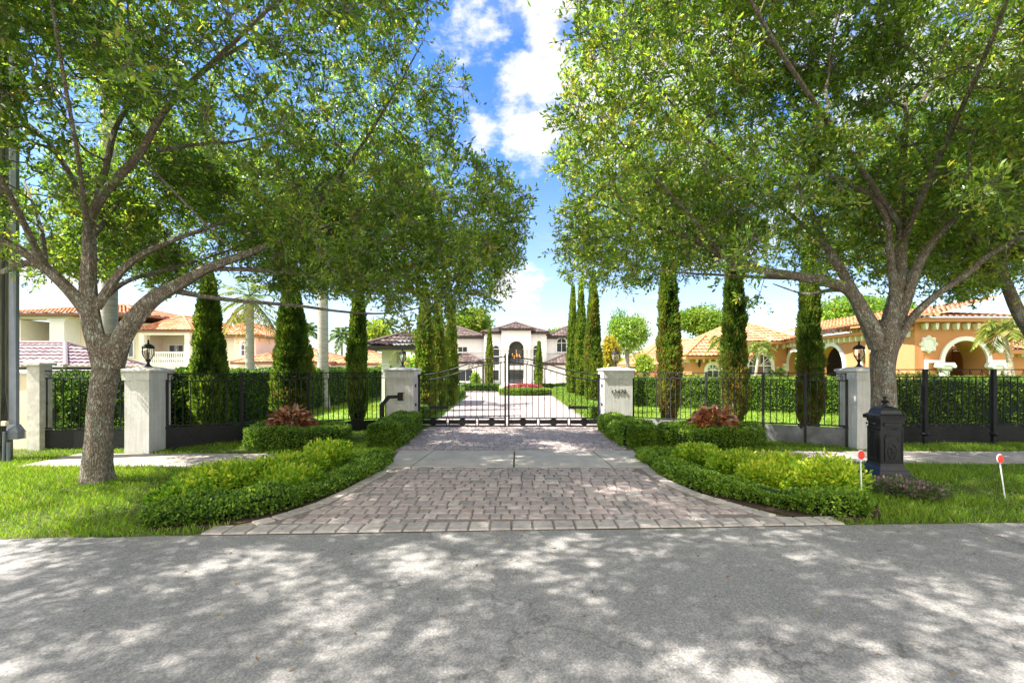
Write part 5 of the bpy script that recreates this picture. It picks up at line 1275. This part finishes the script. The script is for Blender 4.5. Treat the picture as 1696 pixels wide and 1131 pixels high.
    r0 = np.clip(.0052*wgt**.52, .005, .07)
    for i in range(len(paths)): r0[i] = max(.0045, min(r0[i], cap[i], r0[par[i]]*.85 if par[i] >= 0 else 9.))
    r1 = np.maximum(.004, r0*.55)
    Rr = r0[:, None]+(r1-r0)[:, None]*np.linspace(0, 1, K)[None]
    br = Foliage(); big = r0 > .011
    br.quads(tube_bulk(paths[big], Rr[big], 6), 0.); br.quads(tube_bulk(paths[~big], Rr[~big], 3), 0.)
    # twigs and leaves around each target
    n = ntarget*twigs; st = np.repeat(paths[:, -1], twigs, 0)
    frac = g.uniform(.5, 1, n); idx = np.repeat(np.arange(len(paths)), twigs)
    st = paths[idx, -1]*frac[:, None]+paths[idx, -3]*(1-frac[:, None])
    out = unit(paths[:, -1]-paths[:, -3])[idx]
    dr_ = unit(out*.7+unit(g.normal(size=(n, 3)))*.95+np.array([0, 0, .18])); ln = g.uniform(.13, .36, n)
    en = st+dr_*ln[:, None]; en[:, 2] -= .25*ln*ln
    tw = np.stack([st, (st+en)/2+g.normal(0, .012, (n, 3)), en], 1)
    br.quads(tube_bulk(tw, np.tile([.0045, .003, .0018], (n, 1)), 3), 0.)
    br.build('branches', 'bark', root)
    f = Foliage(); m = n*per; ii = np.repeat(np.arange(n), per); u = np.tile(np.linspace(.30, 1.05, per)**.8, n)+g.normal(0, .03, m)
    pos = st[ii]+(en-st)[ii]*u[:, None]+g.normal(0, .012, (m, 3))
    d = dr_[ii]*.75+unit(g.normal(size=(m, 3)))*.85+np.array([0, 0, .15])
    hue = g.normal(0, .08, n)[ii]+np.repeat(g.normal(0, .10, ntarget), twigs*per)+.12*vnoise(pos, 1.0)
    f.leaves(pos, d, leaf*g.uniform(.65, 1.3, m), leaf*.38*g.uniform(.8, 1.15, m), np.clip(g.normal(rs[0], rs[1], m)+hue+.13*(u-.5), 0, .985), mid=.6)
    f.build('crown', 'oak_leaf', root)
    return root
RS = .69
def LM(*q): return [(P(x, y, Yd), r*RS) for x, y, Yd, r in q]
# left oak
tr = [(np.array([-6.17, 6.7, -.05]), .30), (P(160, 780, 6.7), .255), (P(163, 720, 6.7), .232), (P(168, 660, 6.7), .222), (P(174, 610, 6.7), .232), (P(178, 575, 6.7), .22), (P(176, 553, 6.7), .12)]
limbs = [LM((171, 610, 6.7, .20), (152, 545, 6.7, .178), (146, 475, 6.7, .15), (150, 400, 6.75, .122), (152, 352, 6.8, .10)),
    LM((182, 605, 6.7, .20), (198, 562, 6.65, .185), (238, 505, 6.7, .16), (298, 470, 6.9, .125), (345, 442, 7.1, .10), (400, 424, 7.3, .085), (470, 398, 7.5, .062), (560, 368, 7.8, .045), (680, 338, 8.0, .03), (780, 325, 8.1, .014)),
    LM((280, 480, 6.85, .07), (360, 495, 7.3, .05), (455, 503, 7.6, .043), (503, 507, 7.8, .038), (567, 517, 8, .03), (650, 521, 8.2, .02), (730, 500, 8.3, .01)),
    LM((340, 445, 7.1, .06), (424, 447, 7.5, .045), (497, 452, 7.8, .036), (600, 466, 8.2, .025), (720, 470, 8.5, .012)),
    LM((150, 525, 6.7, .13), (122, 484, 6.6, .115), (76, 440, 6.5, .10), (20, 404, 6.4, .08), (-60, 370, 6.2, .055), (-170, 330, 6.0, .02)),
    LM((80, 444, 6.5, .07), (45, 432, 6.45, .06), (0, 455, 6.4, .05), (-90, 470, 6.3, .02)),
    LM((152, 358, 6.8, .10), (175, 315, 6.75, .088), (230, 262, 6.6, .075), (263, 200, 6.5, .062), (300, 150, 6.4, .052), (350, 108, 6.3, .04), (410, 70, 6.2, .022)),
    LM((152, 358, 6.8, .075), (180, 268, 7.0, .06), (192, 205, 7.2, .05), (238, 150, 7.4, .04), (262, 80, 7.6, .025), (280, 0, 7.8, .012)),
    LM((150, 365, 6.8, .07), (124, 300, 6.9, .058), (84, 238, 7.0, .046), (45, 203, 7.1, .035), (-30, 150, 7.3, .015)),
    LM((160, 510, 6.7, .10), (204, 442, 6.8, .075), (260, 406, 7.0, .06), (325, 384, 7.3, .045), (420, 350, 7.7, .03), (520, 280, 8.1, .014)),
    LM((165, 500, 6.8, .06), (205, 465, 7.1, .05), (262, 450, 7.6, .042), (330, 432, 8.2, .035), (420, 400, 8.8, .015)),
    LM((262, 250, 6.6, .045), (330, 238, 7.0, .036), (400, 236, 7.5, .028), (480, 210, 8, .012)),
    LM((236, 262, 6.6, .03), (300, 330, 6.5, .026), (345, 375, 6.5, .022), (388, 420, 6.6, .008)),
    LM((150, 400, 6.75, .05), (130, 270, 5.7, .034), (100, 90, 4.8, .024), (60, -150, 3.9, .012)),
    LM((300, 150, 6.4, .045), (400, 60, 5.6, .034), (520, -60, 4.8, .022), (640, -250, 4.2, .01)),
    LM((75, 440, 6.5, .06), (20, 330, 5.6, .045), (-80, 150, 4.6, .02)),
    LM((150, 400, 6.75, .06), (200, 330, 8.3, .045), (260, 250, 10, .02)),
    LM((470, 398, 7.5, .05), (560, 300, 7.0, .036), (640, 180, 6.6, .025), (700, 70, 6.3, .01)),
    LM((76, 440, 6.5, .05), (70, 380, 7, .04), (40, 300, 7.6, .02))]
polyL = [(-1500, -3000), (900, -3000), (790, -400), (752, -40), (740, 5), (705, 50), (692, 100), (780, 105), (800, 135), (760, 185), (812, 205), (778, 245), (838, 285), (890, 310), (905, 345), (908, 368), (876, 395), (880, 430), (855, 455), (872, 490), (842, 508), (805, 532), (745, 552), (700, 575), (660, 560), (640, 530), (600, 512), (540, 505), (470, 508), (420, 500), (330, 505), (300, 490), (255, 500), (225, 470), (190, 470), (120, 480), (60, 478), (0, 480), (-200, 520), (-1500, 520)]
crownL = [((-5.2, 6.9, 6.6), (4.3, 5.8, 3.2), 6), ((-2.3, 8.1, 5.0), (3.1, 2.8, 2.5), 2.7), ((-1.9, 8.0, 4.1), (2.4, 2.0, 1.9), 2.7), ((-7.9, 7.2, 5.0), (2.1, 3.2, 2.7), 2.2), ((-4.6, 9.1, 4.3), (4.8, 2.2, 1.9), 3.4), ((-3.6, 4.8, 6.8), (3.6, 3.0, 2.2), 2.4), ((-6.2, 3.5, 6.8), (3.4, 2.8, 2.0), 1.7), ((-1.2, 3.2, 6.7), (2.8, 2.6, 1.6), .9), ((-5.8, 9.5, 5.4), (4.4, 2.6, 2.8), 3)]
zminL = lambda p: np.where(p[:, 1] < 6.2, 3.9+.22*np.maximum(0, 5-p[:, 1]), 2.2)
oak('large spreading oak with forked lichen-spotted trunk beside the side gate', tr, limbs, crownL, polyL, 5700, 7, 8, 11, zmin=zminL,
    hide=lambda p, q: (p[:, 1] < 6.9) & (q[:, 0] > 40) & (q[:, 0] < 420) & (q[:, 1] > 170) & (q[:, 1] < 520))
# right oak
tr = [(np.array([6.0, 7.4, -.05]), .30), (P(1466, 765, 7.4), .26), (P(1464, 700, 7.4), .245), (P(1462, 640, 7.4), .235), (P(1463, 595, 7.4), .245), (P(1468, 558, 7.4), .27), (P(1470, 530, 7.4), .16)]
limbs = [LM((1455, 575, 7.4, .20), (1432, 515, 7.35, .16), (1408, 478, 7.3, .13), (1378, 468, 7.2, .115), (1330, 458, 7.15, .10), (1250, 447, 7.1, .088), (1200, 424, 7.1, .075), (1148, 394, 7.2, .06), (1095, 380, 7.4, .045), (1030, 350, 7.6, .03), (960, 330, 7.8, .012)),
    LM((1440, 530, 7.4, .12), (1410, 478, 7.5, .11), (1385, 430, 7.6, .095), (1366, 405, 7.7, .08), (1340, 340, 7.9, .06), (1300, 260, 8.1, .04), (1250, 170, 8.3, .015)),
    LM((1468, 560, 7.4, .19), (1486, 480, 7.45, .145), (1496, 400, 7.5, .115), (1494, 330, 7.5, .09), (1497, 250, 7.6, .075), (1503, 190, 7.6, .06), (1492, 120, 7.7, .045), (1480, 0, 7.8, .02)),
    LM((1480, 500, 7.4, .09), (1474, 400, 7.2, .065), (1471, 365, 7.1, .058), (1448, 322, 7.0, .05), (1385, 296, 6.9, .036), (1300, 270, 6.8, .015)),
    LM((1478, 560, 7.4, .15), (1498, 505, 7.4, .125), (1512, 452, 7.35, .10), (1542, 402, 7.3, .08), (1588, 356, 7.25, .062), (1634, 318, 7.2, .045), (1720, 240, 7.2, .02)),
    LM((1480, 575, 7.4, .12), (1502, 535, 7.3, .092), (1546, 490, 7.2, .075), (1600, 455, 7.1, .062), (1650, 412, 7.0, .05), (1720, 380, 7.0, .03), (1820, 300, 7, .012)),
    LM((1330, 460, 7.15, .05), (1270, 460, 7.3, .04), (1190, 455, 7.6, .03), (1125, 452, 7.9, .02), (1050, 440, 8.2, .01)),
    LM((1410, 480, 7.3, .06), (1370, 480, 7.6, .05), (1335, 490, 8.0, .03), (1280, 470, 8.4, .012)),
    LM((1496, 400, 7.5, .07), (1560, 250, 6.4, .05), (1640, 80, 5.4, .035), (1720, -150, 4.4, .015)),
    LM((1496, 380, 7.5, .07), (1400, 240, 6.2, .05), (1290, 90, 5.2, .035), (1180, -120, 4.3, .015)),
    LM((1366, 405, 7.7, .05), (1270, 320, 7.2, .04), (1180, 240, 6.8, .03), (1090, 150, 6.5, .018), (1030, 60, 6.3, .008)),
    LM((1200, 424, 7.1, .04), (1120, 330, 6.6, .03), (1040, 250, 6.4, .02), (980, 180, 6.3, .008)),
    LM((1503, 200, 7.6, .05), (1570, 110, 7.9, .04), (1640, 20, 8.2, .02)),
    LM((1490, 450, 7.5, .06), (1450, 380, 8.6, .045), (1400, 300, 10, .015))]
polyR = [(760, -3000), (905, -400), (925, -40), (930, 10), (940, 45), (925, 85), (950, 110), (918, 135), (932, 165), (898, 190), (922, 225), (893, 265), (908, 290), (935, 325), (908, 350), (920, 395), (900, 415), (925, 455), (915, 480), (960, 488), (1000, 505), (1060, 490), (1110, 480), (1190, 490), (1240, 530), (1300, 500), (1330, 520), (1380, 545), (1430, 500), (1480, 505), (1540, 540), (1590, 575), (1640, 560), (1696, 545), (3500, 600), (3500, -3000)]
crownR = [((5.9, 7.5, 6.6), (5.2, 5.6, 3.2), 6), ((3.0, 7.8, 5.0), (2.7, 3.4, 2.6), 3.4), ((2.4, 7.2, 6.6), (2.6, 3.2, 2.6), 2), ((9.3, 7.3, 5.6), (3.2, 3.8, 2.7), 1.8), ((4.4, 4.8, 6.6), (3.6, 3.0, 2.2), 2.2), ((5.0, 6.4, 4.8), (2.8, 2.2, 1.3), 1.4), ((7.6, 8.2, 4.2), (2.4, 2.2, 1.3), .8), ((3.2, 8.8, 4.3), (3.2, 2.2, 1.6), 2.4)]
zminR = lambda p: np.where(p[:, 1] < 5.6, 3.8+.22*np.maximum(0, 5-p[:, 1]), 2.7)
oak('large bright green oak with many rising limbs behind the mailbox', tr, limbs, crownR, polyR, 4700, 7, 8, 23, rs=(.56, .24), zmin=zminR,
    hide=lambda p, q: (p[:, 1] < 7.2) & (q[:, 1] > 455) | (p[:, 1] < 7.2) & (q[:, 0] > 1380) & (q[:, 0] < 1640) & (q[:, 1] > 330) & (q[:, 1] < 560))
# third oak, trunk just out of frame at the right
tr = [(np.array([10.6, 8.3, -.05]), .30), (np.array([10.55, 8.3, .8]), .24), (np.array([10.35, 8.3, 1.7]), .22), (P(1730, 560, 8.3), .20)]
limbs = [LM((1745, 590, 8.3, .2), (1712, 552, 8.3, .17), (1682, 505, 8.2, .135), (1655, 452, 8.1, .11), (1625, 405, 8.0, .085), (1598, 368, 7.9, .065), (1560, 300, 7.8, .04), (1500, 220, 7.8, .015)),
    LM((1740, 580, 8.3, .15), (1790, 450, 8.4, .1), (1850, 300, 8.5, .05), (1880, 150, 8.6, .02)),
    LM((1655, 452, 8.1, .06), (1700, 350, 8.5, .04), (1720, 220, 9.0, .015)), LM((1640, 430, 8.0, .06), (1570, 430, 8.4, .045), (1500, 400, 9, .02)), LM((1760, 480, 8.4, .08), (1900, 430, 8, .05), (2050, 350, 8, .02))]
oak('oak with a leaning limb entering beside the sliding gate, behind the bright oak', tr, limbs, [((10.6, 9.0, 5.6), (3.4, 2.8, 2.6), 3), ((9.0, 9.6, 4.6), (2.2, 1.8, 1.6), 2), ((12.5, 8.0, 5.5), (3, 3, 2.4), 1)], polyR, 1700, 7, 8, 31, rs=(.36, .18), zmin=lambda p: np.full(len(p), 2.9))
